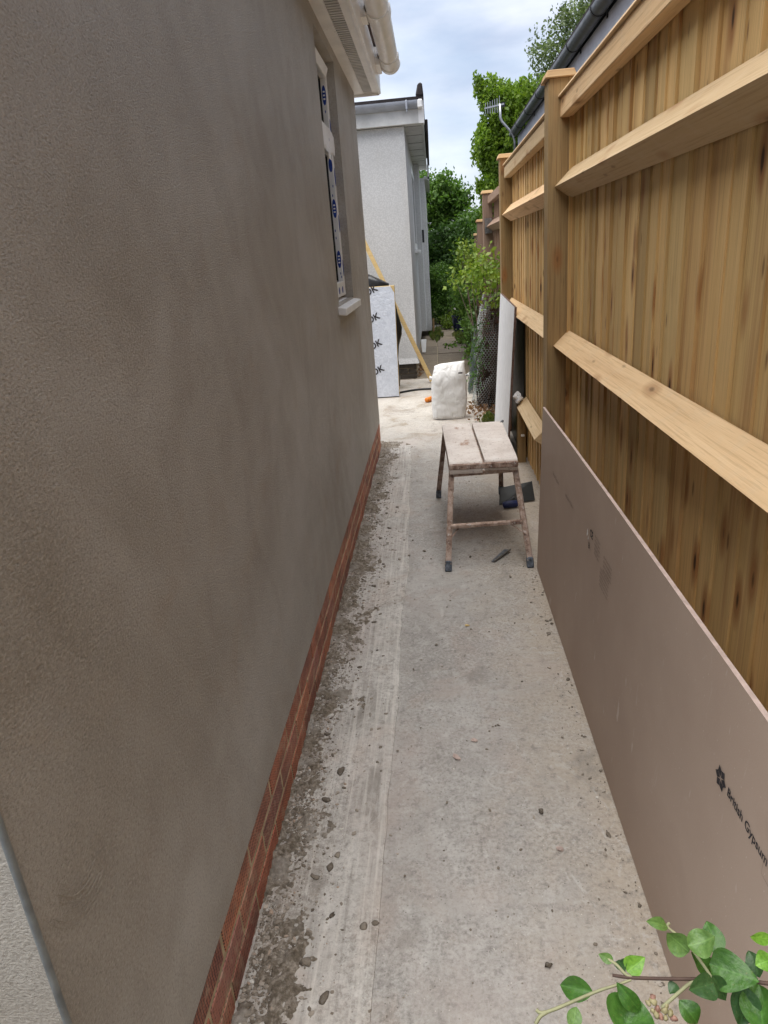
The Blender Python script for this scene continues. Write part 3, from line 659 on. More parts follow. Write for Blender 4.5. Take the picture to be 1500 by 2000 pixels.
# older fence further along
old = tag(empty('old_fence', (.66, 8, 0)), 'older pinkish-brown timber fence beyond the new one with metal rail bracket', 'fence')
post(8.0, .55, 2.06, old, 'old_wood', 'cap_wood'); post(9.25, .56, 1.83, old, 'old_wood'); post(10.6, .6, 1.7, old, 'old_wood')
def oldboards(y0, y1, z1, x): boards(y0, y1, z1, old, 'old_wood', .11, x, 21 + int(y0))
oldboards(6.03, 7.99, 1.98, .65); oldboards(8.12, 9.24, 1.8, .66); oldboards(9.37, 10.6, 1.62, .68)
BX0 = BX; BX = .65
arris(6.02, 8.02, 1.77, 1.66, old, 'old_wood', xa=.58)
part('top_rail', MB().box(.6, 6.02, 1.93, .652, 8.02, 2.0), 'old_wood', old, bevel=.003)
BX = BX0
part('bracket', MB().box(.565, 7.985, 1.64, .64, 7.996, 1.79).box(.57, 7.9, 1.64, .61, 7.99, 1.652), 'steel', old)

# ------------------------------------------------------------------ plasterboard leaning by the fence
by0, by1, bz = .735, 3.14, .805; xb, xt = .437, .463
pb = MB()
t_ = .0125
n_ = 12
NYB, NZB = 26, 6
def bow(q, z): return .0045 * math.sin(q * 3.3) * z / bz + .0012 * noise.noise(Vector((q * 5, z * 3, 1)))
vs = []
for side in (0, 1):
    for i in range(NYB + 1):
        for k in range(NZB + 1):
            q = i / NYB; z = .002 + (bz - .002) * k / NZB + (.0012 * noise.noise(Vector((q * 30, 3, side))) if k == NZB else 0)
            rnd_ = .0016 if (k in (0, NZB) or i in (0, NYB)) else 0
            vs.append((xb + (xt - xb) * z / bz + bow(q, z) + (t_ - rnd_ if side else rnd_), by0 + (by1 - by0) * q, z))
W_ = NZB + 1; N_ = (NYB + 1) * W_
ff = [(s_ * N_ + i * W_ + k, s_ * N_ + (i + 1) * W_ + k, s_ * N_ + (i + 1) * W_ + k + 1, s_ * N_ + i * W_ + k + 1) for s_ in (0, 1) for i in range(NYB) for k in range(NZB)]
pb.add(vs, ff, 0)
ef = [(i * W_ + k, (i + 1) * W_ + k, N_ + (i + 1) * W_ + k, N_ + i * W_ + k) for i in range(NYB) for k in (0, NZB)] + [(i * W_ + k, i * W_ + k + 1, N_ + i * W_ + k + 1, N_ + i * W_ + k) for i in (0, NYB) for k in range(NZB)]
pb.f += ef; pb.mi += [1] * len(ef)
board = pb.build('plasterboard', ['paper', 'gypsum'])
tag(board, 'long brown plasterboard sheet stood on edge along the fence', 'plasterboard')
upv = Vector((xt - xb, 0, bz)).normalized(); nrm = Vector((-1, 0, (xt - xb) / bz)).normalized()
def onb(y, z, off=.0012): return Vector((xb + (xt - xb) * z / bz + bow((y - by0) / (by1 - by0), z), y, z)) + nrm * off
def btext(body, size, y, z, mat='print_ink', bold=0.): return text('printed_lettering', body, size, onb(y, z), (0, -1, 0), upv, mat, board, bold)
btext('British Gypsum', .0242, .972, .596, bold=.0005)
lg = MB()    # leaf-like round emblem: a ring of petals
for k in range(6):
    a = k * 1.0472; c_ = onb(1.002, .603)
    e1 = Vector((0, -1, 0)) * math.cos(a) + upv * math.sin(a); e2 = Vector((0, -1, 0)) * -math.sin(a) + upv * math.cos(a)
    lg.add([c_ + e1 * .003, c_ + e1 * .0135 + e2 * .0078, c_ + e1 * .023, c_ + e1 * .0135 - e2 * .0078], [(0, 1, 2, 3)])
part('printed_emblem', lg, 'print_ink', board)
lg = MB()
for a, b, c_, d_ in ((.83, .8305, .575, .61), (.8, .8302, .61, .6108), (.8, .8302, .5745, .5752)): lg.add([onb(a, c_), onb(b, c_), onb(b, d_), onb(a, d_)], [(0, 1, 2, 3)])
part('printed_frame', lg, 'print_ink_faint', board)
btext('British Gypsum', .0235, 2.8, .592, 'print_ink_faint'); btext('wallboard 12.5mm', .02, 2.52, .596, 'print_ink_faint')
btext('CE', .035, 2.09, .612, 'print_ink', .0008); btext('B', .03, 2.1, .565, 'print_ink', .0006)
for k in range(5): btext('EN 520 Type A', .011, 2.02 - k * .0, .635 - k * .014, 'print_ink_faint')
for k in range(4): btext('gypsum plasterboards', .011, 1.9, .62 - k * .014, 'print_ink_faint')
for k in range(5): btext('BS EN 520 reaction to fire', .01, 1.93, .568 - k * .013, 'print_ink_faint')
sc_ = MB(); r = random.Random(5)
for k in range(5):
    y = 2.12 + r.uniform(-.01, .01); z = .585 + r.uniform(-.02, .02)
    sc_.add([onb(y, z, .001), onb(y - .006, z + .012, .0012), onb(y - .002, z + .02, .001), onb(y + .004, z + .008, .0013)], [(0, 1, 2, 3)])
part('torn_scuff', sc_, 'petal', board)

# ------------------------------------------------------------------ hop-up stool
st = tag(empty('hop_up_stool', (.19, 3.7, 0)), 'plaster-caked metal work stool with slotted platform and blue feet', 'stool')
top = .5
def plank(xa, xb_, ya, yb, xa2, xb2):
    """platform half with the near edge rolled down"""
    pr = [(-.006, -.045), (-.012, -.03), (-.011, -.012), (-.004, -.002), (.01, 0.)]
    v = []; f = []
    rowz = [(ya + d_, top + z, 0) for d_, z in pr] + [(ya + (yb - ya) * k / 6, top + .0015 * math.sin(k), k / 6) for k in range(1, 7)] + [(yb + .006, top - .012, 1)]
    for y, z, q in rowz:
        a = xa + (xa2 - xa) * q; b = xb_ + (xb2 - xb_) * q
        v += [(a, y, z), (a + .003, y, z + .002), (b - .003, y, z + .002), (b, y, z), (b, y, z - .018), (a, y, z - .018)]
    n = len(rowz)
    for i in range(n - 1):
        for k in range(6): f.append((i * 6 + k, i * 6 + (k + 1) % 6, i * 6 + 6 + (k + 1) % 6, i * 6 + 6 + k))
    f += [(0, 1, 2, 3, 4, 5), tuple(range((n - 1) * 6, n * 6))]
    return MB().add(v, f)
part('platform', plank(.032, .198, 3.37, 4.184, .006, .178), 'platform', st, auto=50)
part('platform', plank(.211, .375, 3.39, 4.187, .19, .371), 'platform', st, auto=50)
part('platform_lip', MB().box(.03, 3.354, .46, .377, 3.372, .492), 'caked', st, bevel=.006)
feet = [((.004, 3.15), (.045, 3.4)), ((.409, 3.155), (.362, 3.415)), ((-.036, 4.262), (.022, 4.12)), ((.368, 4.272), (.352, 4.12))]
def leg(fxy, txy):
    a = Vector((*fxy, .035)); b = Vector((*txy, .462)); mbx = MB()
    d_ = (b - a).normalized(); sd = Vector((1, 0, 0)); sd = (sd - d_ * sd.dot(d_)).normalized(); nn = d_.cross(sd).normalized()
    if nn.y > 0: nn = -nn
    for o1, wid, dep in ((0, .027, .004), (-.013, .003, .018), (.013, .003, .018)):
        c_ = sd * o1 - nn * (.0 if o1 == 0 else .0); w2 = sd * wid / 2; dd = nn * (.0 if o1 == 0 else .012)
        bs = a + c_; tp = b + c_; th = nn * dep
        mbx.hexa([bs - w2 + dd, bs + w2 + dd, bs + w2 + dd - th, bs - w2 + dd - th], [tp - w2 + dd, tp + w2 + dd, tp + w2 + dd - th, tp - w2 + dd - th])
    L = part('leg', mbx, 'caked', st, bevel=.0012)
    f0 = Vector((*fxy, 0)); f1 = a + d_ * .02
    ft = MB().bar(f0, f1, .034, .03, up=(0, 1, 0)).build('foot', 'blue_foot', L, bevel=.004); ft.location = (0, 0, 0)
    return a, b
ends = [leg(*f_) for f_ in feet]
def at(e, z): a, b = e; return a + (b - a) * ((z - a.z) / (b.z - a.z))
part('rung', MB().bar(at(ends[0], .2) + Vector((.005, 0, 0)), at(ends[1], .205) - Vector((.005, 0, 0)), .026, .02), 'caked', st, bevel=.004)
part('rung', MB().bar(at(ends[0], .43), at(ends[1], .435), .026, .02), 'caked', st, bevel=.003)
part('rung', MB().bar(at(ends[2], .43), at(ends[3], .43), .026, .024), 'caked', st, bevel=.003)
part('side_rail', MB().bar((.04, 3.4, .468), (.02, 4.15, .468), .022, .03), 'caked', st, bevel=.003)
part('side_rail', MB().bar((.362, 3.41, .468), (.356, 4.15, .468), .022, .03), 'caked', st, bevel=.003)
part('centre_rail', MB().bar((.2, 3.4, .47), (.19, 4.16, .47), .03, .012), 'caked', st)
part('brace', MB().bar(at(ends[0], .14), Vector((.08, 3.27, .2)), .004, .014, (0, 1, 0)), 'caked', st)
part('brace', MB().bar(at(ends[1], .15), Vector((.31, 3.27, .205)), .004, .014, (0, 1, 0)), 'caked', st)
part('brace', MB().bar(at(ends[0], .4), Vector((.035, 3.62, .465)), .004, .016, (1, 0, 0)), 'caked', st)
part('brace', MB().bar(at(ends[2], .4), Vector((.028, 3.95, .465)), .004, .016, (1, 0, 0)), 'caked', st)
part('hinge_pin', MB().tube([(.362, 4.16, .497), (.378, 4.19, .502)], .007, 8), 'dull_steel', st)

# ------------------------------------------------------------------ plastering tools
tr = tag(empty('plastering_trowel', (.43, 4.1, 0)), 'black trowel with navy grip lying behind the stool by the plasterboard', 'trowel')
part('blade', MB().hexa([(.335, 4.055, .006), (.56, 4.1, .01), (.555, 4.2, .1), (.35, 4.16, .08)], [(.335, 4.053, .008), (.56, 4.098, .012), (.555, 4.198, .102), (.35, 4.158, .082)]), 'black_steel', tr)
part('grip', MB().tube([(.352, 4.0, .022), (.36, 4.0, .024), (.385, 4.003, .025), (.41, 4.008, .026), (.438, 4.012, .025), (.446, 4.013, .024)], [.012, .02, .022, .0215, .021, .013], 14), 'navy_grip', tr, smooth=True)
part('shank', MB().tube([(.37, 4.01, .03), (.4, 4.06, .03), (.43, 4.1, .035)], .007, 8), 'dull_steel', tr)
sp_ = tag(empty('margin_trowel', (.275, 3.3, 0)), 'small grey steel scraper blade lying flat under the stool', 'scraper')
part('blade', MB().hexa([(.222, 3.235, .002), (.238, 3.222, .006), (.335, 3.345, .014), (.3, 3.375, .004)], [(.222, 3.235, .005), (.238, 3.222, .009), (.335, 3.345, .017), (.3, 3.375, .007)]), 'dull_steel', sp_, bevel=.001)
part('edge_strip', MB().tube([(.238, 3.224, .012), (.33, 3.342, .019)], .004, 6), 'steel', sp_)

# ------------------------------------------------------------------ white panel and rag by the fence
def flat(name, pts, thick, mats, edge_i, label, cat):
    """panel from 4 corners (near-bottom, far-bottom, far-top, near-top)"""
    q = [Vector(p) for p in pts]; n = (q[1] - q[0]).cross(q[3] - q[0]).normalized()
    if n.x > 0: n = -n
    b_ = [p - n * thick for p in q]
    mbx = MB(); mbx.add(q + b_, [(0, 1, 2, 3), (7, 6, 5, 4)], 0); mbx.add(q + b_, [(0, 4, 5, 1), (1, 5, 6, 2), (2, 6, 7, 3), (3, 7, 4, 0)], 1)
    return tag(mbx.build(name, mats), label, cat)
flat('white_panel', [(.472, 4.98, .001), (.448, 5.8, .001), (.52, 5.8, 1.152), (.541, 4.98, 1.103)], .016, ['white_board', 'chipboard'], 1, 'tall white-faced panel leaning on the fence rail behind the stool', 'panel')
tag(MB().hexa([(.602, 5.035, .001), (.608, 5.035, .001), (.608, 5.86, .001), (.602, 5.86, .001)], [(.61, 5.035, .985), (.616, 5.035, .985), (.616, 5.86, .985), (.61, 5.86, .985)]).build('gap_shade_sheet', 'black_plastic'), 'flat black sheet added as shade in the gap behind the white panel', 'sheet')  # dark sheet added so the shaded slot behind the panel reads black
rg = MB().lump((0, 0, 0), .045, .8, 77, sub=3)
o = rg.build('crumpled_rag', 'rag', smooth=False); o.location = (.558, 5.0, .475); o.scale = (.75, 1.1, 1)
tag(o, 'crumpled white rag on the end of the low fence rail', 'rag')

# ------------------------------------------------------------------ plaster sack
vs = []; fs = []; NZ, NN = 30, 44
for i in range(NZ + 1):
    q = i / NZ; z = .515 * q
    wx = .158 + .012 * math.sin(q * 3.1) - .03 * max(0, q - .45) ** 1.2 * 1.2; wy = .105 * (1 - .25 * q) * (1 - max(0, (q - .72) / .28) ** 2 * .72)
    if q < .08: k = .8 + .2 * math.sin(q / .08 * 1.57); wx *= .93 + .07 * k; wy *= k
    cx = .088 + .012 * q + (.022 * max(0, q - .75)); cy = 6.56 + .03 * q
    for k in range(NN):
        a = 6.28318 * k / NN; ca, sa = math.cos(a), math.sin(a); e = .55
        x = wx * math.copysign(abs(ca) ** e, ca); y = wy * math.copysign(abs(sa) ** .75, sa)
        nz = noise.noise(Vector((x * 9, y * 9, z * 7))) * .008 + .006 * noise.noise(Vector((x * 14 + z * 16, 3, z * 22 - x * 22))) * (2. if q < .42 else .6)
        vs.append((cx + x * (1 + nz * 3), cy + y + nz * (1 if sa > 0 else -1), z + (.02 * (x / wx) * max(0, q - .5)) - (.03 * max(0, -x / wx - .6) if q > .9 else 0)))
for i in range(NZ):
    for k in range(NN): fs.append((i * NN + k, i * NN + (k + 1) % NN, (i + 1) * NN + (k + 1) % NN, (i + 1) * NN + k))
fs += [tuple(range(NN))[::-1], tuple(range(NZ * NN, NZ * NN + NN))]
bag = MB().add(vs, fs).build('plaster_sack', 'sack', smooth=True)
tag(bag, 'full white plastic plaster sack standing upright on the concrete', 'sack')
part('printed_strip', MB().box(.183, 6.4835, .425, .222, 6.488, .437), 'print_ink', bag)

# ------------------------------------------------------------------ behind the sack: mixer, lead, connector
mxr = tag(empty('paddle_mixer', (.1, 8.2, 0)), 'paddle mixer with two bar handles mostly hidden behind the white sack', 'power tool')
part('handle', MB().tube([(-.075, 7.9, .16), (-.03, 7.92, .15), (.05, 7.95, .15), (.2, 7.95, .155), (.31, 7.93, .165), (.34, 7.92, .17)], .012, 10), 'steel', mxr, smooth=True)
part('grip', MB().tube([(-.105, 7.9, .165), (-.075, 7.9, .16)], [.022, .018], 10), 'upvc', mxr)
part('grip', MB().tube([(.335, 7.92, .17), (.365, 7.91, .185)], [.018, .024], 10), 'upvc', mxr)
part('motor_housing', MB().tube([(.1, 8.0, .05), (.1, 7.98, .12), (.1, 7.96, .2), (.1, 7.95, .26)], [.05, .07, .075, .05], 16), 'grey_plastic', mxr, smooth=True)
part('support_arm', MB().tube([(-.06, 7.88, .15), (-.04, 7.8, .09), (-.03, 7.72, .01)], .011, 8).tube([(-.02, 7.9, .14), (-.035, 7.8, .07), (-.04, 7.74, .012)], .009, 8), 'dull_steel', mxr, smooth=True)
ld = tag(empty('power_lead', (-.2, 7.9, 0)), 'black power lead crossing the yard with an orange connector', 'cable')
pts = [(-.5, 7.9, .012), (-.4, 7.98, .012), (-.25, 8.06, .012), (-.1, 8.05, .014), (-.0, 7.98, .016), (.05, 7.85, .014), (.03, 7.6, .013), (-.02, 7.48, .02), (-.045, 7.44, .024)]
def spline(P, k=8):
    P = [Vector(p) for p in P]; o = []
    for i in range(len(P) - 1):
        a, b, c_, d_ = P[max(i - 1, 0)], P[i], P[i + 1], P[min(i + 2, len(P) - 1)]
        for j in range(k):
            t = j / k; o.append(.5 * ((2 * b) + (c_ - a) * t + (2 * a - 5 * b + 4 * c_ - d_) * t * t + (3 * b - a - 3 * c_ + d_) * t ** 3))
    return o + [P[-1]]
part('cord', MB().tube(spline(pts), .0115, 8), 'black_plastic', ld, smooth=True)
part('connector_sleeve', MB().tube([(-.035, 7.46, .024), (-.075, 7.41, .026), (-.085, 7.4, .026)], [.016, .023, .02], 12), 'grey_plastic', ld, smooth=True)
part('connector_plug', MB().tube([(-.082, 7.405, .026), (-.09, 7.39, .028), (-.14, 7.33, .028), (-.145, 7.325, .028)], [.02, .027, .026, .018], 14), 'orange', ld, auto=50)

# ------------------------------------------------------------------ insulation board, plank, black sack
ins = tag(empty('insulation_board', (-.8, 7.8, 0)), 'foil-faced insulation board standing upright past the house corner', 'insulation board')
ib = [(-1.4, 7.735, .012), (-.449, 7.735, .012), (-.449, 7.825, .012), (-1.4, 7.825, .012)]; it = [(-1.4, 7.86, 1.19), (-.432, 7.86, 1.19), (-.432, 7.95, 1.19), (-1.4, 7.95, 1.19)]
mbx = MB()
for_ = ib + it
# right top corner of the facing is torn back to the yellow foam
mbx.add(for_, [(0, 1, 5, 4)], 0); mbx.add(for_, [(0, 3, 2, 1), (4, 5, 6, 7), (1, 2, 6, 5), (2, 3, 7, 6), (3, 0, 4, 7)], 1)
part('foam_core', MB().hexa([(x, y + .002, z) for x, y, z in ib], [(x, y + .002, z) for x, y, z in it]), 'foam', ins)
fn = [Vector((-1.4, 7.735, .012)), Vector((-.451, 7.735, .012)), Vector((-.436, 7.852, 1.115)), Vector((-.475, 7.86, 1.188)), Vector((-1.4, 7.86, 1.19))]
part('foil_facing', MB().add([p - Vector((0, .001, 0)) for p in fn] + [p + Vector((0, .0008, 0)) for p in fn], [(0, 1, 2, 3, 4), (9, 8, 7, 6, 5)]), 'foil', ins)
dv = Vector((0, .125, 1.178)).normalized()
for k, (x, z) in enumerate(((-.735, 1.1), (-.73, .81), (-.725, .53), (-.72, .25))):
    yy = 7.735 + .125 * (z - .012) / 1.178 - .004
    text('printed_lettering', 'OK', .095, (x - .005, yy, z), Vector((.94, 0, 0)) + dv * .42, Vector((-.4, 0, 0)) + dv, 'print_ink', ins, .003)
part('base_spacer', MB().box(-1.4, 7.745, .0035, -.46, 7.82, .0115), 'black_plastic', ins)
pk = MB().bar((-.085, 8.5, .022), (-1.02, 8.72, 2.2), .048, .03, up=(0, 1, 0))
tag(pk.build('timber_plank', 'plank_wood', bevel=.003), 'long pale timber length leaning across the white pebbledash wall', 'plank')
prof = [(.1, .004), (.2, .02), (.21, .15), (.19, .35), (.2, .5), (.245, .62), (.255, .7), (.235, .82), (.19, .95), (.16, 1.08), (.13, 1.18), (.14, 1.24), (.1, 1.27)]
n = 26; vs = []
for j, (r_, z) in enumerate(prof):
    for k in range(n):
        a = 6.28318 * k / n; e = 1 + .1 * noise.noise(Vector((math.cos(a) * 1.5, math.sin(a) * 1.5, z * 4))) + .05 * noise.noise(Vector((math.cos(a) * 5, math.sin(a) * 5, z * 9)))
        vs.append((-.655 + r_ * e * math.cos(a), 8.32 + r_ * e * .85 * math.sin(a), z - .05 * max(0, z - 1.1) * math.cos(a) * 6))
fs = [(i * n + k, i * n + (k + 1) % n, (i + 1) * n + (k + 1) % n, (i + 1) * n + k) for i in range(len(prof) - 1) for k in range(n)] + [tuple(range(n))[::-1], tuple(range((len(prof) - 1) * n, len(prof) * n))]
tag(MB().add(vs, fs).build('rubble_sack', 'black_plastic', smooth=True), 'black plastic rubble sack bulging out behind the insulation board', 'sack')

# ------------------------------------------------------------------ neighbour's pebbledashed house
nbh = tag(empty('pebbledash_house', (-2, 11, 0)), 'white pebbledashed house with dark roof edge beyond the rendered house', 'house')
NX, NY, NE = -.258, 8.9, 2.862
nw = MB().box(-4, NY, .2, NX, 12.6, NE).box(-4, 12.6, .2, -.17, 13.6, NE).box(-4, 13.6, .1, -.085, 17, 2.74)
part('wall', nw, 'dash', nbh)
# bell-cast bottom edge of the dash
part('bell_cast', MB().hexa([(-4, NY - .02, .192), (NX + .022, NY - .02, .192), (NX + .022, NY + .2, .192), (-4, NY + .2, .192)], [(-4, NY - .0005, .26), (NX + .0005, NY - .0005, .26), (NX + .0005, NY + .2, .26), (-4, NY + .2, .26)]), 'dash', nbh)
part('plinth', MB().box(-4, NY + .03, -.05, NX - .03, 16.9, .21), 'mortar', nbh)
for cidx in range(3):
    x = NX - .018 - (.11 if cidx == 1 else 0)
    for k in range(5):
        part('brick', MB().box(x - .215, NY + .018, .002 + cidx * .066, x, NY + .1, .06 + cidx * .066), 'neighbour_brick', nbh, bevel=.003); x -= .225
    if cidx == 1: part('brick', MB().box(NX - .12, NY + .018, .068, NX - .018, NY + .1, .126), 'neighbour_brick', nbh, bevel=.003)
part('fascia', MB().box(-4, NY - .07, 2.868, -.032, NY - .05, 3.06), 'upvc_weathered', nbh, bevel=.002)
part('corner_trim', MB().box(-.088, NY - .074, 2.866, -.024, NY - .0705, 3.1).box(-.0315, NY - .0705, 2.866, -.024, NY + .06, 3.1), 'upvc', nbh)
part('soffit', MB().box(NX - .02, NY - .05, 2.868, -.06, 13.6, 2.884).box(-4, NY - .05, 2.868, NX - .021, NY + .02, 2.884), 'upvc_weathered', nbh)
for k in range(7): part('soffit_board_joint', MB().box(NX, NY + .1 + k * .65, 2.8655, -.062, NY + .107 + k * .65, 2.8675), 'vent_dark', nbh)
part('bargeboard', MB().box(-.06, NY - .05, 2.86, -.034, 13.62, 3.06), 'upvc_weathered', nbh, bevel=.002)
gm = MB(); pr = [(NY - .075 - .052 * math.sin(R_(a)) * 1.6, 3.085 - .075 * math.cos(R_(a)) * 1.0) for a in range(0, 100, 10)]
pr = pr + [(NY - .075, 3.085)]; n = len(pr)
gm.add([(-4, y, z) for y, z in pr] + [(-.09, y, z) for y, z in pr], [(k, (k + 1) % n, n + (k + 1) % n, n + k) for k in range(n)] + [tuple(range(n)), tuple(range(n, 2 * n))])
ng = part('gutter', gm, 'gutter_pale', nbh, auto=40)
part('gutter_bracket', MB().box(-.222, NY - .172, 3.0, -.202, NY - .06, 3.09).box(-.218, NY - .168, 2.975, -.206, NY - .1, 3.0), 'gutter_pale', ng, bevel=.004)
part('gutter_end_cap', MB().box(-.09, NY - .165, 3.005, -.035, NY - .076, 3.088), 'upvc', ng, bevel=.01)
part('roof', MB().hexa([(-4, NY - .1, 3.092), (-.02, NY - .1, 3.092), (-.02, 14, 3.092), (-4, 14, 3.092)], [(-4, NY - .1, 3.128), (-.02, NY - .1, 3.128), (-.02, 14, 3.15), (-4, 14, 3.15)]), 'felt', nbh)
part('verge_tile', MB().hexa([(-.11, NY - .12, 3.13), (-.018, NY - .12, 3.13), (-.018, NY + .25, 3.13), (-.11, NY + .25, 3.13)], [(-.078, NY - .1, 3.255), (-.03, NY - .1, 3.26), (-.03, NY + .2, 3.26), (-.085, NY + .2, 3.25)]), 'felt', nbh, bevel=.015)
part('verge_strip', MB().box(-.022, NY + 1.2, 2.96, .016, 13.9, 3.1), 'felt', nbh, bevel=.006)
part('rear_soffit', MB().box(-.1, 13.62, 2.72, .0, 16.5, 2.76).box(-.03, 13.62, 2.70, .0, 16.5, 2.95), 'upvc_weathered', nbh)
sw = part('window', MB().box(-.262, 10.9, 1.56, -.248, 10.98, 2.66).box(-.262, 12.3, 1.56, -.248, 12.38, 2.66).box(-.262, 10.98, 2.58, -.248, 12.3, 2.66).box(-.262, 10.98, 1.56, -.248, 12.3, 1.64), 'upvc', nbh)
part('pane', MB().box(-.258, 10.97, 1.63, -.254, 12.31, 2.59), 'glass', sw)
part('window_sill', MB().box(-.27, 10.85, 1.5, -.19, 12.42, 1.545), 'upvc', sw, bevel=.006)
part('handle', MB().box(-.165, 12.58, 1.66, -.13, 12.6, 1.86), 'black_plastic', nbh)
part('downpipe_shoe', MB().hexa([(-.24, 11.2, .015), (-.185, 11.2, .015), (-.185, 11.26, .015), (-.24, 11.26, .015)], [(-.255, 11.3, .2), (-.165, 11.3, .2), (-.165, 11.36, .2), (-.255, 11.36, .2)]), 'upvc', nbh, bevel=.004)
part('wooden_stake', MB().bar((-.055, 13.5, 0), (-.045, 13.52, .33), .03, .02), 'post_wood', nbh)

# ------------------------------------------------------------------ bungalow over the fence (right)
rb = tag(empty('bungalow', (3, 8, 0)), 'bungalow over the fence showing a dark gutter along pale fascia', 'bungalow')
part('wall', MB().box(1.72, 1, -.05, 6, 11.4, 2.82), 'dash', rb)
part('fascia', MB().box(1.325, .8, 2.84, 1.345, 11.55, 3.0), 'fascia_lilac', rb)
part('fascia_trim', MB().box(1.318, .8, 2.832, 1.324, 11.55, 2.858), 'gutter_grey', rb)
part('soffit', MB().box(1.345, .8, 2.84, 1.75, 11.55, 2.852), 'upvc_weathered', rb)
gm = MB(); halfpipe(gm, 1.26, 3.045, .055, .059, .8, 11.6)
rg_ = part('gutter', gm, 'gutter_grey', rb, auto=40)
part('gutter_end', MB().sweep([(1.26 + .057 * math.cos(R_(180 + 15 * k)), 3.045 + .057 * math.sin(R_(180 + 15 * k))) for k in range(13)], 11.59, 11.598), 'gutter_grey', rg_)
for k in range(11):
    u = MB(); halfpipe(u, 1.26, 3.045, .0585, .064, 1.2 + k * .95, 1.225 + k * .95); u.box(1.315, 1.2 + k * .95, 2.97, 1.326, 1.225 + k * .95, 3.03)
    part('gutter_bracket', u, 'black_plastic', rg_)
rr = MB().hexa([(1.22, .7, 3.06), (1.22, 11.62, 3.06), (3.8, 11.62, 4.4), (3.8, .7, 4.4)], [(1.22, .7, 3.09), (1.22, 11.62, 3.09), (3.8, 11.62, 4.43), (3.8, .7, 4.43)])
rr.hexa([(3.8, .7, 4.4), (3.8, 11.62, 4.4), (6.4, 11.62, 3.06), (6.4, .7, 3.06)], [(3.8, .7, 4.43), (3.8, 11.62, 4.43), (6.4, 11.62, 3.09), (6.4, .7, 3.09)])
part('roof', rr, 'felt', rb)
part('gable', MB().add([(1.72, 11.39, 2.8), (6, 11.39, 2.8), (3.8, 11.39, 4.4)], [(0, 1, 2)]), 'dash', rb)
# television aerial on a cranked mast
ae = tag(empty('tv_aerial', (1.3, 11.3, 2.8)), 'silver television aerial on a cranked pole at the bungalow gutter end', 'aerial')
k_ = 11.3 / 10.2
def ap(x, z): return Vector((x * k_, 11.3, 1.5 + (z - 1.5) * k_))
part('mast', MB().tube([ap(1.127, 2.62), ap(1.13, 2.76), ap(1.115, 2.82), ap(1.09, 2.87), ap(.965, 3.01), ap(.95, 3.05), ap(.946, 3.21)], .017, 10), 'alu', ae, smooth=True)
part('bracket', MB().box(1.245, 11.28, 2.79, 1.33, 11.31, 2.815), 'alu', ae)
part('boom', MB().bar(ap(1.0, 3.203), ap(.748, 3.172), .016, .02), 'alu', ae)
for i in range(7):
    q = .762 + i * .03
    zc = 3.172 + (q - .748) * .123; hh = .085 - .004 * (6 - i) + (.02 if i == 6 else 0)
    part('element', MB().tube([ap(q, zc - hh), ap(q, zc + hh)], .0045, 6), 'alu', ae)
part('reflector', MB().bar(ap(.985, 3.17), ap(.992, 3.225), .006, .05), 'black_plastic', ae)

# ------------------------------------------------------------------ planting
NR = np.random.default_rng(7)
def leaf_quads(P, size, droop=.0, flat=.0, D=None):
    """diamond leaves at points P: returns (4k,3)"""
    k = len(P); s = size * NR.uniform(.65, 1.3, k)[:, None]
    a = NR.normal(size=(k, 3)); a[:, 2] -= droop
    if D is not None: a = a * .5 + D
    a /= np.linalg.norm(a, axis=1)[:, None] + 1e-9
    b = NR.normal(size=(k, 3)); b[:, 2] *= (1 - flat); b -= a * (a * b).sum(1)[:, None]; b /= np.linalg.norm(b, axis=1)[:, None] + 1e-9
    n = np.cross(a, b)
    V = np.stack([P - a * s * .5, P + b * s * .28 - a * s * .05 + n * s * .07, P + a * s * .5, P - b * s * .28 - a * s * .05 + n * s * .07], 1)
    return V.reshape(-1, 3)
def cloud(lobes, clumps, per, spread, shell=.55):
    """clump centres in ellipsoid lobes, leaves gaussian round each clump"""
    vol = np.array([l[1][0] * l[1][1] * l[1][2] for l in lobes]); idx = NR.choice(len(lobes), clumps, p=vol / vol.sum())
    c = np.array([l[0] for l in lobes])[idx]; r = np.array([l[1] for l in lobes])[idx]
    u = NR.normal(size=(clumps, 3)); u /= np.linalg.norm(u, axis=1)[:, None]; rad = shell + (1 - shell) * NR.random(clumps) ** .6
    cc = c + u * r * rad[:, None]
    P = np.repeat(cc, per, 0) + NR.normal(size=(clumps * per, 3)) * spread
    return cc, P
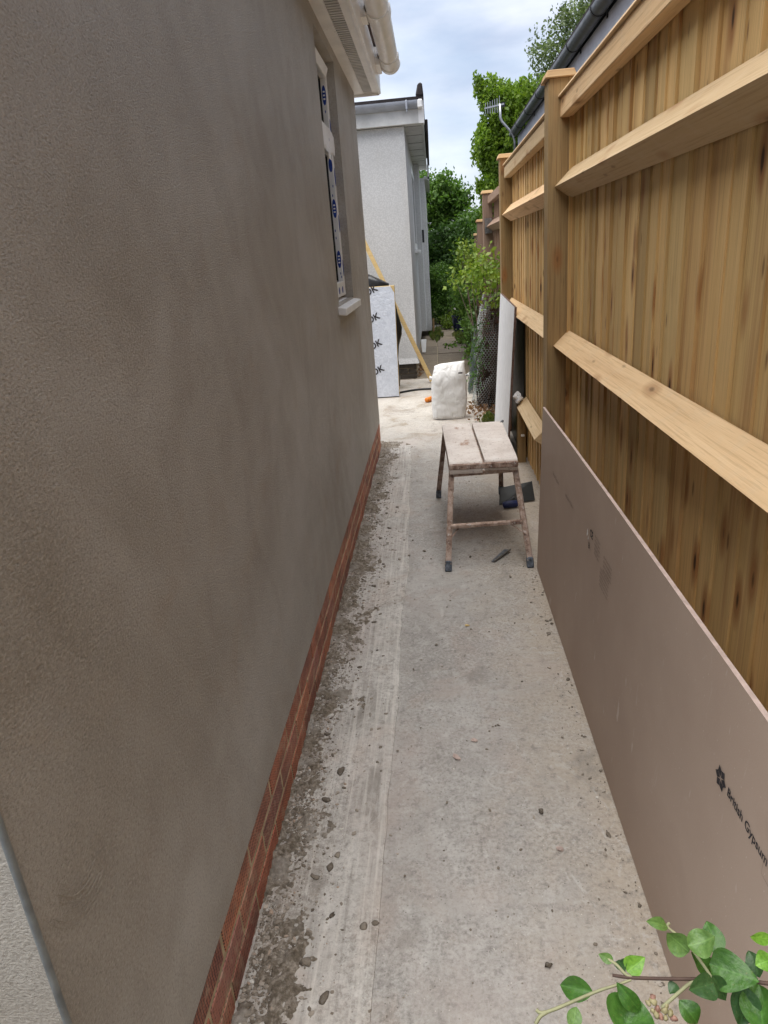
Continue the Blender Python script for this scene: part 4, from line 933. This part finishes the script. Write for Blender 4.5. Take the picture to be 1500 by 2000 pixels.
def tree(name, label, lobes, trunk, clumps, per, spread, size, lm, droop=0., shell=.5, strand=0., cat='tree', crown='crown', tr_r=.07, group=None):
    root = tag(empty(name, trunk[0]), label, cat, group)
    cc, P = cloud(lobes, clumps, per, spread, shell)
    if strand:
        k = len(cc); t = np.tile(np.linspace(0, 1, per), k); L = np.repeat(NR.uniform(.4, 1.2, k) * strand, per)
        P = np.repeat(cc, per, 0); P[:, 2] -= t * L; P[:, :2] += NR.normal(size=(len(P), 2)) * spread * (.5 + t[:, None] * .3); P[:, 2] += NR.normal(size=len(P)) * spread * .5
    quadmesh(crown, leaf_quads(P, size, droop), lm, parent=root)
    mbx = MB(); pts = [Vector(p) for p in trunk]
    mbx.tube(spline(pts, 4), [tr_r * (1 - .6 * i / (len(spline(pts, 4)) - 1)) for i in range(len(spline(pts, 4)))], 8)
    for i in NR.choice(len(cc), min(26, len(cc)), replace=False):
        e = Vector(cc[i]); j = min(len(pts) - 1, max(1, int(len(pts) * .6))); s = pts[j].lerp(pts[-1], NR.random())
        mid = s.lerp(e, .55) + Vector((0, 0, .12)); mbx.tube([s, mid, e], [tr_r * .3, tr_r * .18, tr_r * .06], 5, cap=False)
    part('trunk', mbx, 'bark', root, smooth=True)
    return root
tree('weeping_tree', 'bright green weeping tree behind the television aerial',
     [((1.22, 16, 4.6), (.28, .4, .22)), ((1.45, 16.1, 4.35), (.4, .5, .3)), ((2.0, 16.2, 4.25), (.75, .8, .42)), ((2.6, 16.3, 4.2), (.6, .8, .4)), ((1.45, 16.1, 3.75), (.45, .6, .45)), ((1.1, 16, 3.55), (.2, .4, .25)), ((1.5, 16.2, 3.2), (.42, .6, .4)), ((1.28, 16.2, 2.75), (.3, .5, .35)), ((2.2, 16.6, 3.5), (.7, .6, .6)), ((1.7, 16.2, 2.5), (.6, .5, .35)), ((1.3, 16.2, 2.25), (.28, .4, .3))],
     [(2.4, 16.6, -.03), (2.3, 16.5, 1.5), (2.1, 16.4, 2.8), (1.8, 16.3, 3.9)], 1900, 26, .05, .085, 'leaf_weeping', droop=1.2, shell=.25, strand=.34)
tree('feathery_tree', 'pale feathery tall tree against the sky above the bungalow gutter',
     [((3.5, 22, 6.3), (.75, .8, .6)), ((4.3, 22.2, 6.9), (.8, .8, .6)), ((4.9, 22.4, 7.4), (.9, .9, .7)), ((3.3, 22, 5.6), (.5, .6, .5)), ((4.2, 22, 5.9), (1.0, .8, .6)), ((3.7, 22, 7.0), (.5, .5, .4)), ((5.5, 22, 6.5), (1, 1, 1))],
     [(4.6, 22.4, -.03), (4.6, 22.4, 2.5), (4.4, 22.3, 5), (4.4, 22.3, 7.2)], 700, 15, .1, .1, 'leaf_pale', shell=.2, droop=.3, tr_r=.11)
tree('fruit_tree', 'leafy mid-green tree rising behind the white pebbledash house',
     [((.25, 18, 2.75), (.38, .6, .42)), ((.55, 18.1, 2.65), (.4, .5, .38)), ((.1, 18, 2.3), (.35, .5, .4)), ((.6, 18, 2.25), (.35, .5, .3)), ((-.4, 18.2, 2.9), (.5, .6, .5)), ((.78, 18, 2.72), (.16, .2, .28)), ((.38, 18, 3.12), (.18, .2, .22))],
     [(.2, 18.4, -.03), (.2, 18.4, 1.0), (.3, 18.3, 1.8), (.3, 18.2, 2.7)], 420, 24, .08, .095, 'leaf_mid', shell=.3)
tree('round_bush', 'rounded dense green bush at the end of the paved passage',
     [((.3, 16, 1.45), (.48, .5, .55)), ((.15, 15.9, 1.0), (.4, .4, .5)), ((.65, 16.2, 1.5), (.4, .5, .6))],
     [(.3, 16.2, -.03), (.3, 16.2, .4), (.3, 16.1, .8), (.35, 16.1, 1.4)], 520, 26, .07, .07, 'leaf_dark', shell=.4, cat='bush', crown='foliage')
tree('yellow_bush', 'yellow-green bush beside the old fence below the weeping tree',
     [((.95, 17, 1.75), (.5, .5, .5)), ((.7, 17.1, 1.3), (.45, .5, .5)), ((1.2, 17, 2.0), (.4, .5, .4)), ((.9, 17, .8), (.5, .5, .5))],
     [(.9, 17.2, -.03), (.9, 17.2, .4), (.9, 17.1, 1.0), (.95, 17, 1.6)], 460, 24, .08, .08, 'leaf_mid', shell=.35, cat='bush', crown='foliage')
tree('low_shrub', 'low bushy shrub against the white wall end',
     [((.1, 14.9, .95), (.26, .35, .34)), ((.02, 14.9, .5), (.22, .3, .38)), ((.2, 15.0, .6), (.2, .3, .3))],
     [(.08, 15, -.03), (.08, 15, .2), (.08, 14.95, .5), (.08, 14.9, .9)], 300, 22, .05, .05, 'leaf_mid', shell=.5, cat='bush', crown='foliage', tr_r=.03)
tree('back_hedge', 'tall dark hedge closing the far end of the gardens',
     [((x, 21 + .3 * (i % 2), 1.0), (1.0, .6, 1.15)) for i, x in enumerate((-3, -1.8, -.6, .6, 1.8, 3, 4.2))],
     [(.6, 21.2, -.03), (.6, 21.2, .5), (.6, 21.2, 1), (.6, 21.2, 1.7)], 1400, 18, .13, .13, 'leaf_dark', shell=.5, cat='hedge', crown='foliage')
# pot with plant, white flowers, lime ground plants
pot = tag(empty('plant_pot', (.42, 13.45, 0)), 'dark navy plant pot with white flowers on the paving', 'plant pot')
pm = MB(); prof = [(.085, 0), (.09, .02), (.115, .32), (.128, .33), (.128, .36), (.115, .36), (.105, .3)]
n = 18; vs = [(.42 + r * math.cos(6.2832 * k / n), 13.45 + r * math.sin(6.2832 * k / n), z + .003) for r, z in prof for k in range(n)]
pm.add(vs, [(i * n + k, i * n + (k + 1) % n, (i + 1) * n + (k + 1) % n, (i + 1) * n + k) for i in range(len(prof) - 1) for k in range(n)] + [tuple(range(n))[::-1], tuple(range((len(prof) - 1) * n, len(prof) * n))])
part('pot', pm, 'navy_pot', pot, auto=40)
cc, P = cloud([((.45, 13.4, .5), (.16, .12, .18)), ((.56, 13.4, .62), (.15, .1, .2))], 60, 12, .04, .2)
quadmesh('foliage', leaf_quads(P, .06), 'leaf_mid', parent=pot)
cc, P = cloud([((.43, 13.25, .5), (.12, .05, .12)), ((.62, 13.2, .86), (.08, .05, .1))], 9, 5, .014, .3)
quadmesh('flower', leaf_quads(P, .045), 'petal', parent=pot)
def plant(name, label, lobes, clumps, per, spread, size, lm, base, stems=0, droop=0., cat='plant'):
    root = tag(empty(name, base), label, cat); cc, P = cloud(lobes, clumps, per, spread, .15)
    quadmesh('foliage', leaf_quads(P, size, droop), lm, parent=root)
    if stems:
        mbx = MB()
        for i in NR.choice(len(cc), min(stems, len(cc)), replace=False):
            e = Vector(cc[i]); b = Vector(base) + Vector((NR.uniform(-.05, .05), NR.uniform(-.15, .15), 0)); mbx.tube([b, b.lerp(e, .5) + Vector((NR.uniform(-.05, .05), 0, .05)), e], [.006, .005, .002], 5, cap=False)
        part('stem', mbx, 'twig', root, smooth=True)
    return root
plant('lime_plant', 'low lime-green plant at the end of the paving beside the pot', [((.28, 14.6, .16), (.22, .2, .14)), ((.36, 14.2, .3), (.1, .1, .16))], 70, 14, .035, .05, 'leaf_lime', (.28, 14.6, 0), 6)
plant('white_stones', 'pale stone lump on the paving edge by the white wall', [((.0, 14.9, .05), (.06, .05, .03))], 3, 4, .02, .02, 'leaf_pale', (.0, 14.9, 0)) if False else None
o = MB().lump((0, 0, 0), .1, .5, 55, sub=2).build('garden_stone', 'stone_rock', smooth=True); o.location = (.0, 14.75, .04); tag(o, 'pale grey stone lying at the end of the paving', 'stone')
# climber on wires at the old fence
cl = plant('fence_climber', 'lime-green climbing plant spilling from the old fence over the passage',
      [((.55, 7.2, 1.3), (.12, .4, .22)), ((.48, 7.6, 1.25), (.18, .5, .16)), ((.34, 7.9, 1.22), (.16, .3, .1)), ((.56, 6.9, 1.05), (.09, .3, .14)), ((.6, 6.5, 1.3), (.04, .4, .2)), ((.4, 8.4, 1.45), (.16, .4, .15)), ((.25, 8.2, 1.18), (.14, .2, .05))], 120, 8, .055, .058, 'leaf_lime', (.52, 7.3, 0), 26)
pl2 = plant('fuchsia_shrub', 'dark leafy shrub growing beside the pot along the passage',
      [((.52, 10.6, .75), (.16, .6, .4)), ((.55, 12, .8), (.2, .6, .5)), ((.5, 9.4, .5), (.14, .5, .35)), ((.5, 11, 1.3), (.2, .5, .25)), ((.55, 9, 1.1), (.12, .4, .25)), ((.42, 9.0, .25), (.1, .3, .12))], 420, 13, .05, .055, 'leaf_mid', (.55, 10.5, 0), 16)
wp = tag(empty('creeper_strand', (.35, 9.9, .3)), 'thin leafy strand arching over the paving from the shrub', 'plant')
ps = spline([(.5, 9.6, .45), (.4, 9.75, .38), (.28, 9.85, .3), (.2, 9.9, .27), (.12, 9.9, .26)], 6); part('stem', MB().tube(ps, .004, 5), 'twig', wp)
quadmesh('foliage', leaf_quads(np.repeat(np.array([tuple(q) for q in ps]), 3, 0) + NR.normal(size=(len(ps) * 3, 3)) * .018, .05, .6), 'leaf_mid', parent=wp)
# roll of chicken wire round a twiggy dead climber
cw = tag(empty('wire_netting_roll', (.5, 7.05, 0)), 'tall roll of rusty chicken wire round twigs by the old fence', 'wire netting')
def wpnt(u, v):   # u angle 0..1, v height 0..1
    z = 1.08 * v; rx_ = .1 + .05 * math.sin(3 * v + .6) + .05 * noise.noise(Vector((math.cos(6.28 * u) * 1.3, math.sin(6.28 * u) * 1.3, v * 5))); cx = .475 + .09 * v + .03 * math.sin(v * 5); cy = 7.05 + .1 * v
    a = 6.28318 * u; return Vector((cx + rx_ * math.cos(a), cy + rx_ * 1.6 * math.sin(a), z))
mbx = MB(); NU, NV = 34, 54
for j in range(NV):
    for i in range(NU):
        if noise.noise(Vector((i * .3, j * .15, 5))) < -.42: continue
        of = .5 * (j % 2); a = wpnt((i + of) / NU, j / NV); b = wpnt((i + of) / NU, (j + .5) / NV); c_ = wpnt((i + of + .5) / NU, (j + 1) / NV); d_ = wpnt((i + of - .5) / NU, (j + 1) / NV)
        for p_, q_ in ((a, b), (b, c_), (b, d_)): mbx.tube([p_, q_], .0016, 3, cap=False)
part('netting', mbx, 'wire', cw)
mbx = MB(); r = random.Random(9)
for i in range(110):
    b = Vector((.47 + r.uniform(-.09, .08), 7.0 + r.uniform(-.1, .12), 0)); h_ = r.uniform(.5, 1.15)
    ps = [b + Vector((.09 * q + .13 * noise.noise(Vector((i, q * 4, 0))), .08 * noise.noise(Vector((i, q * 3, 7))), h_ * q)) for q in (0, .2, .4, .6, .8, 1)]
    mbx.tube(ps, [.0045, .004, .0035, .003, .0025, .0015], 4, cap=False)
part('twig', mbx, 'twig', cw)
cc, P = cloud([((.53, 7.1, .75), (.08, .14, .35)), ((.55, 7.1, .95), (.07, .1, .15))], 90, 6, .03, .1); quadmesh('dead_leaf', leaf_quads(P, .04), 'leaf_red', parent=cw)['kind'] = 'stuff'
cc, P = cloud([((.48, 7.1, .4), (.09, .16, .38)), ((.56, 7.1, .6), (.08, .1, .4)), ((.4, 6.95, .55), (.08, .12, .45))], 150, 6, .04, .1); quadmesh('green_leaf', leaf_quads(P, .035), 'leaf_dark', parent=cw)['kind'] = 'stuff'
# second, greener net bundle behind
gn = tag(empty('garden_netting', (.4, 7.9, 0)), 'bunched dark green garden netting behind the chicken wire roll', 'netting')
mbx = MB(); r = random.Random(2)
for i in range(150):
    x0 = .4 + r.uniform(-.08, .1); y0 = 7.75 + r.uniform(-.15, .2); ps = []
    for q in range(7):
        v = q / 6; ps.append((x0 + .08 * v + .04 * noise.noise(Vector((i, v * 3, 2))), y0 + .05 * noise.noise(Vector((i, v * 3, 8))), .005 + .75 * v * (.6 + .4 * (i % 5) / 4)))
    mbx.tube(ps, .0019, 3, cap=False)
part('mesh', mbx, 'green_wire', gn)
# stake and wire trellis at the end
sk_ = tag(empty('bamboo_stake', (.53, 13.9, 0)), 'thin dark stake standing by the plant pot', 'stake'); part('cane', MB().tube([(.545, 13.9, 0), (.55, 13.9, .65), (.56, 13.9, 1.3)], .012, 6), 'bark', sk_)
tl = tag(empty('wire_trellis', (.3, 15.2, 0)), 'square wire mesh panel standing across the end of the passage', 'trellis'); mbx = MB()
for i in range(15): x = .05 + i * .042; mbx.tube([(x, 15.2, 0), (x, 15.2, .95)], .003, 4)
for j in range(20): mbx.tube([(.05, 15.196, .03 + j * .048), (.64, 15.196, .03 + j * .048)], .003, 4)
part('mesh', mbx, 'wire', tl)
# soil beds, dry leaves, grass tufts
MBs = MB(); vs = []; fs = []; n1_, n2_ = 60, 12
for i in range(n1_ + 1):
    y = 6.15 + i * (9.2 / n1_)
    for k in range(n2_ + 1):
        x = .4 + .34 * k / n2_; vs.append((x, y, -.02 + .05 * min(1, (k / n2_) * 3) * (.7 + .6 * noise.noise(Vector((x * 9, y * 5, 0)))) * (1 if y > 6.3 else .3)))
for i in range(n1_):
    for k in range(n2_): fs.append((i * (n2_ + 1) + k, i * (n2_ + 1) + k + 1, (i + 1) * (n2_ + 1) + k + 1, (i + 1) * (n2_ + 1) + k))
tag(MBs.add(vs, fs).build('soil_bed', 'soil', smooth=True), kind='structure')
P = np.concatenate([np.stack([NR.normal(.4, .07, 190), NR.normal(6.75, .28, 190), .012 + NR.random(190) * .03], 1), np.stack([NR.normal(-.24, .02, 70), NR.uniform(8.95, 10.2, 70), .01 + NR.random(70) * .02], 1)])
o = quadmesh('dry_leaves', leaf_quads(P, .045, 0, .0), 'leaf_dry'); tag(o, 'brown dry leaves littering the foot of the wire netting', 'leaves', kind='stuff')
Pg = np.concatenate([np.stack([NR.normal(.0, .05, 260), NR.normal(13.6, .35, 260), np.full(260, .05)], 1), np.stack([NR.normal(.44, .04, 160), NR.normal(6.0, .2, 160), np.full(160, .03)], 1), np.stack([NR.normal(.42, .03, 200), NR.uniform(12, 13.4, 200), np.full(200, .05)], 1)])
D = np.tile(np.array([[0, 0, 1.6]]), (len(Pg), 1)); o = quadmesh('grass_tufts', leaf_quads(Pg, .11, D=D), 'grass_blade'); tag(o, 'thin grass tufts growing in the paving joints', 'grass', kind='stuff')

# ------------------------------------------------------------------ cotoneaster branch in the foreground
LEAVES = [((.1164, .2981, 1.1262), (.1032, .2964, 1.1334), .0075, 1), ((.1263, .2902, 1.1170), (.1143, .2943, 1.1271), .0137, 1), ((.1236, .2869, 1.1264), (.1375, .2868, 1.1343), .0162, 1),
 ((.1454, .2957, 1.1074), (.1447, .3140, 1.1119), .0137, 0), ((.1381, .2877, 1.1048), (.1283, .2927, 1.1138), .0112, 0), ((.1363, .2869, 1.1124), (.1575, .2733, 1.1175), .0224, 0),
 ((.1337, .2733, 1.1157), (.1182, .2676, 1.1185), .0137, 2), ((.1341, .2771, 1.1169), (.1411, .2727, 1.1032), .0106, 2), ((.1624, .2825, 1.1079), (.1623, .2974, 1.1092), .0112, 2),
 ((.1722, .2945, 1.1222), (.1597, .2933, 1.1257), .0075, 3), ((.1657, .2791, 1.1272), (.1579, .2802, 1.1206), .0112, 3), ((.1541, .2788, 1.1057), (.1488, .2694, 1.0865), .0162, 2),
 ((.1615, .2815, 1.1047), (.1546, .2577, 1.0985), .0212, 0), ((.1177, .2771, 1.0969), (.1259, .2695, 1.0891), .0124, 0), ((.0954, .2792, 1.0961), (.0829, .2606, 1.0905), .0286, 0),
 ((.0957, .2730, 1.0932), (.0837, .2796, 1.1072), .0106, 0), ((.0740, .2901, 1.0833), (.0561, .2992, 1.0762), .0143, 0), ((.0618, .2788, 1.0878), (.0568, .2664, 1.0847), .0093, 1),
 ((.0944, .2960, 1.0927), (.1061, .3016, 1.0976), .0118, 3), ((.0934, .2956, 1.0932), (.0922, .3057, 1.0898), .0081, 2), ((.0855, .2942, 1.1045), (.0774, .2963, 1.1070), .0062, 1), ((.1180, .2832, 1.1014), (.1131, .2788, 1.0990), .0068, 2)]
cb = tag(empty('cotoneaster_branch', (.3, .2, 0)), 'leafy cotoneaster branch with small berries poking into the path', 'branch')
def leafmesh(seed):
    r = random.Random(seed); v = []; f = []; nu, nv = 12, 6; cup = r.uniform(.05, .55); bend = r.uniform(-.35, .4); tw = r.uniform(-.6, .6); asy = r.uniform(-.12, .12); fat = r.uniform(.6, 1.0)
    for i in range(nu + 1):
        q = i / nu; wdt = .5 * (math.sin(math.pi * q ** fat) ** .8) * (1 - .15 * q)
        for k in range(nv + 1):
            e = -1 + 2 * k / nv; y = e * wdt * (1 + asy * (1 if e > 0 else -1)) + .06 * bend * math.sin(q * 3); z = cup * (abs(y) * 1.1) + bend * math.sin(q * 3.1416) * .6 + .03 * math.sin(q * 9 + e * 3 + tw * 9) * abs(e) + tw * y * (q - .3)
            v.append((q, y, z))
    for i in range(nu):
        for k in range(nv): a = i * (nv + 1) + k; f.append((a, a + nv + 1, a + nv + 2, a + 1))
    me = bpy.data.meshes.new('leaf'); me.from_pydata(v, [], f); me.polygons.foreach_set('use_smooth', [True] * len(f)); return me
lms = {}
r = random.Random(6)
for i, (b, tp, wd, k) in enumerate(LEAVES):
    key = (i, k)
    if key not in lms: lms[key] = leafmesh(i + 40); lms[key].materials.append(M['big%d' % k])
    o = bpy.data.objects.new('leaf', lms[key]); C.objects.link(o); o.parent = cb
    b = Vector(b); tp = Vector(tp); ax = tp - b; L = ax.length; ax.normalize()
    toc = (Vector((0, 0, 1.5)) - b).normalized(); toc = (toc + Vector((r.uniform(-.5, .5), r.uniform(-.5, .5), r.uniform(-.1, .5))) * .7).normalized()
    yv = toc.cross(ax).normalized(); zv = ax.cross(yv)
    mw = Matrix(((ax.x * L, yv.x * wd, zv.x * wd, b.x), (ax.y * L, yv.y * wd, zv.y * wd, b.y), (ax.z * L, yv.z * wd, zv.z * wd, b.z), (0, 0, 0, 1)))
    o.matrix_local = Matrix.Translation(-cb.location) @ mw
main = [(.0838, .2884, 1.1003), (.0944, .2864, 1.1012), (.1143, .2837, 1.1044), (.1352, .2805, 1.1088), (.1625, .2743, 1.1148), (.1895, .2623, 1.1189), (.26, .22, 1.08), (.31, .19, .8), (.33, .18, .3), (.33, .18, 0)]
part('stem', MB().tube(spline(main, 4), [.0009 + .0002 * min(i, 20) / 20 + .005 * max(0, i - 20) / 16 for i in range(37)], 7), 'twig', cb, smooth=True)
up_ = [(.1358, .2811, 1.1094), (.1327, .2868, 1.1125), (.1264, .2960, 1.1173), (.1183, .3029, 1.1202), (.1196, .3046, 1.1220)]
pale = [(.0388, .2778, 1.0861), (.0447, .2766, 1.0859), (.0726, .2827, 1.0940), (.0839, .2843, 1.0973), (.0937, .2857, 1.1005)]
part('stem', MB().tube(spline(up_, 4), .0009, 6), 'pale_stem', cb, smooth=True)
part('stem', MB().tube(spline(pale, 4), [.0011 - .0004 * i / 16 for i in range(17)], 6).tube(spline([(.0376, .2721, 1.0822), (.0408, .2751, 1.0845), (.0447, .2766, 1.0859)], 4), .0011, 6), 'pale_stem', cb, smooth=True)
part('stem', MB().tube(spline([(.0798, .2962, 1.1052), (.0865, .2926, 1.1039), (.0907, .2884, 1.1018), (.0944, .2864, 1.1012)], 4), .0009, 6), 'pale_stem', cb, smooth=True)
part('stem', MB().tube(spline([(.1073, .2735, 1.0954), (.1151, .2769, 1.0999), (.1230, .2802, 1.1045), (.1277, .2814, 1.1069)], 4), .001, 6), 'pale_stem', cb, smooth=True)
part('stem', MB().tube(spline([(.1722, .2945, 1.1222), (.1711, .2804, 1.1230), (.1698, .2723, 1.1166)], 4), .001, 6), 'pale_stem', cb, smooth=True)
for i, c_ in enumerate([(.1007, .2762, 1.0955), (.1037, .2779, 1.0975), (.1036, .2763, 1.0964), (.1025, .2729, 1.0938), (.1051, .2734, 1.0948), (.1086, .2724, 1.0950), (.1101, .2741, 1.0966), (.1061, .2705, 1.0931), (.1115, .2711, 1.0950), (.1085, .2696, 1.0932), (.1126, .2689, 1.0938), (.1041, .2713, 1.0931)]):
    part('berry', MB().lump(c_, .0013 + .0004 * (i % 3) / 2, 1.05, 700 + i, sub=2), 'berry_red' if i % 3 == 1 else 'berry', cb, smooth=True)

# the rest of the shrub the branch grows from, beside and behind the camera
plant('cotoneaster_shrub', 'leafy cotoneaster shrub by the fence at the near end of the path', [((.36, -.35, .7), (.2, .4, .6)), ((.3, -.8, .6), (.3, .4, .55))], 220, 22, .06, .05, 'leaf_dark', (.36, -.4, 0), 20, cat='shrub')
plant('added_shade_hedge', 'tall unseen hedge added to shade the near end of the path', [((x_, -3.0, 1.1), (.7, .4, 1.2)) for x_ in (-3.4, -2.5, -1.6, -.7, .2, 1.1)], 1500, 10, .12, .2, 'leaf_dark', (-1, -3, 0), 12, cat='hedge')  # out-of-view hedge, added to block low sky light on the near surfaces
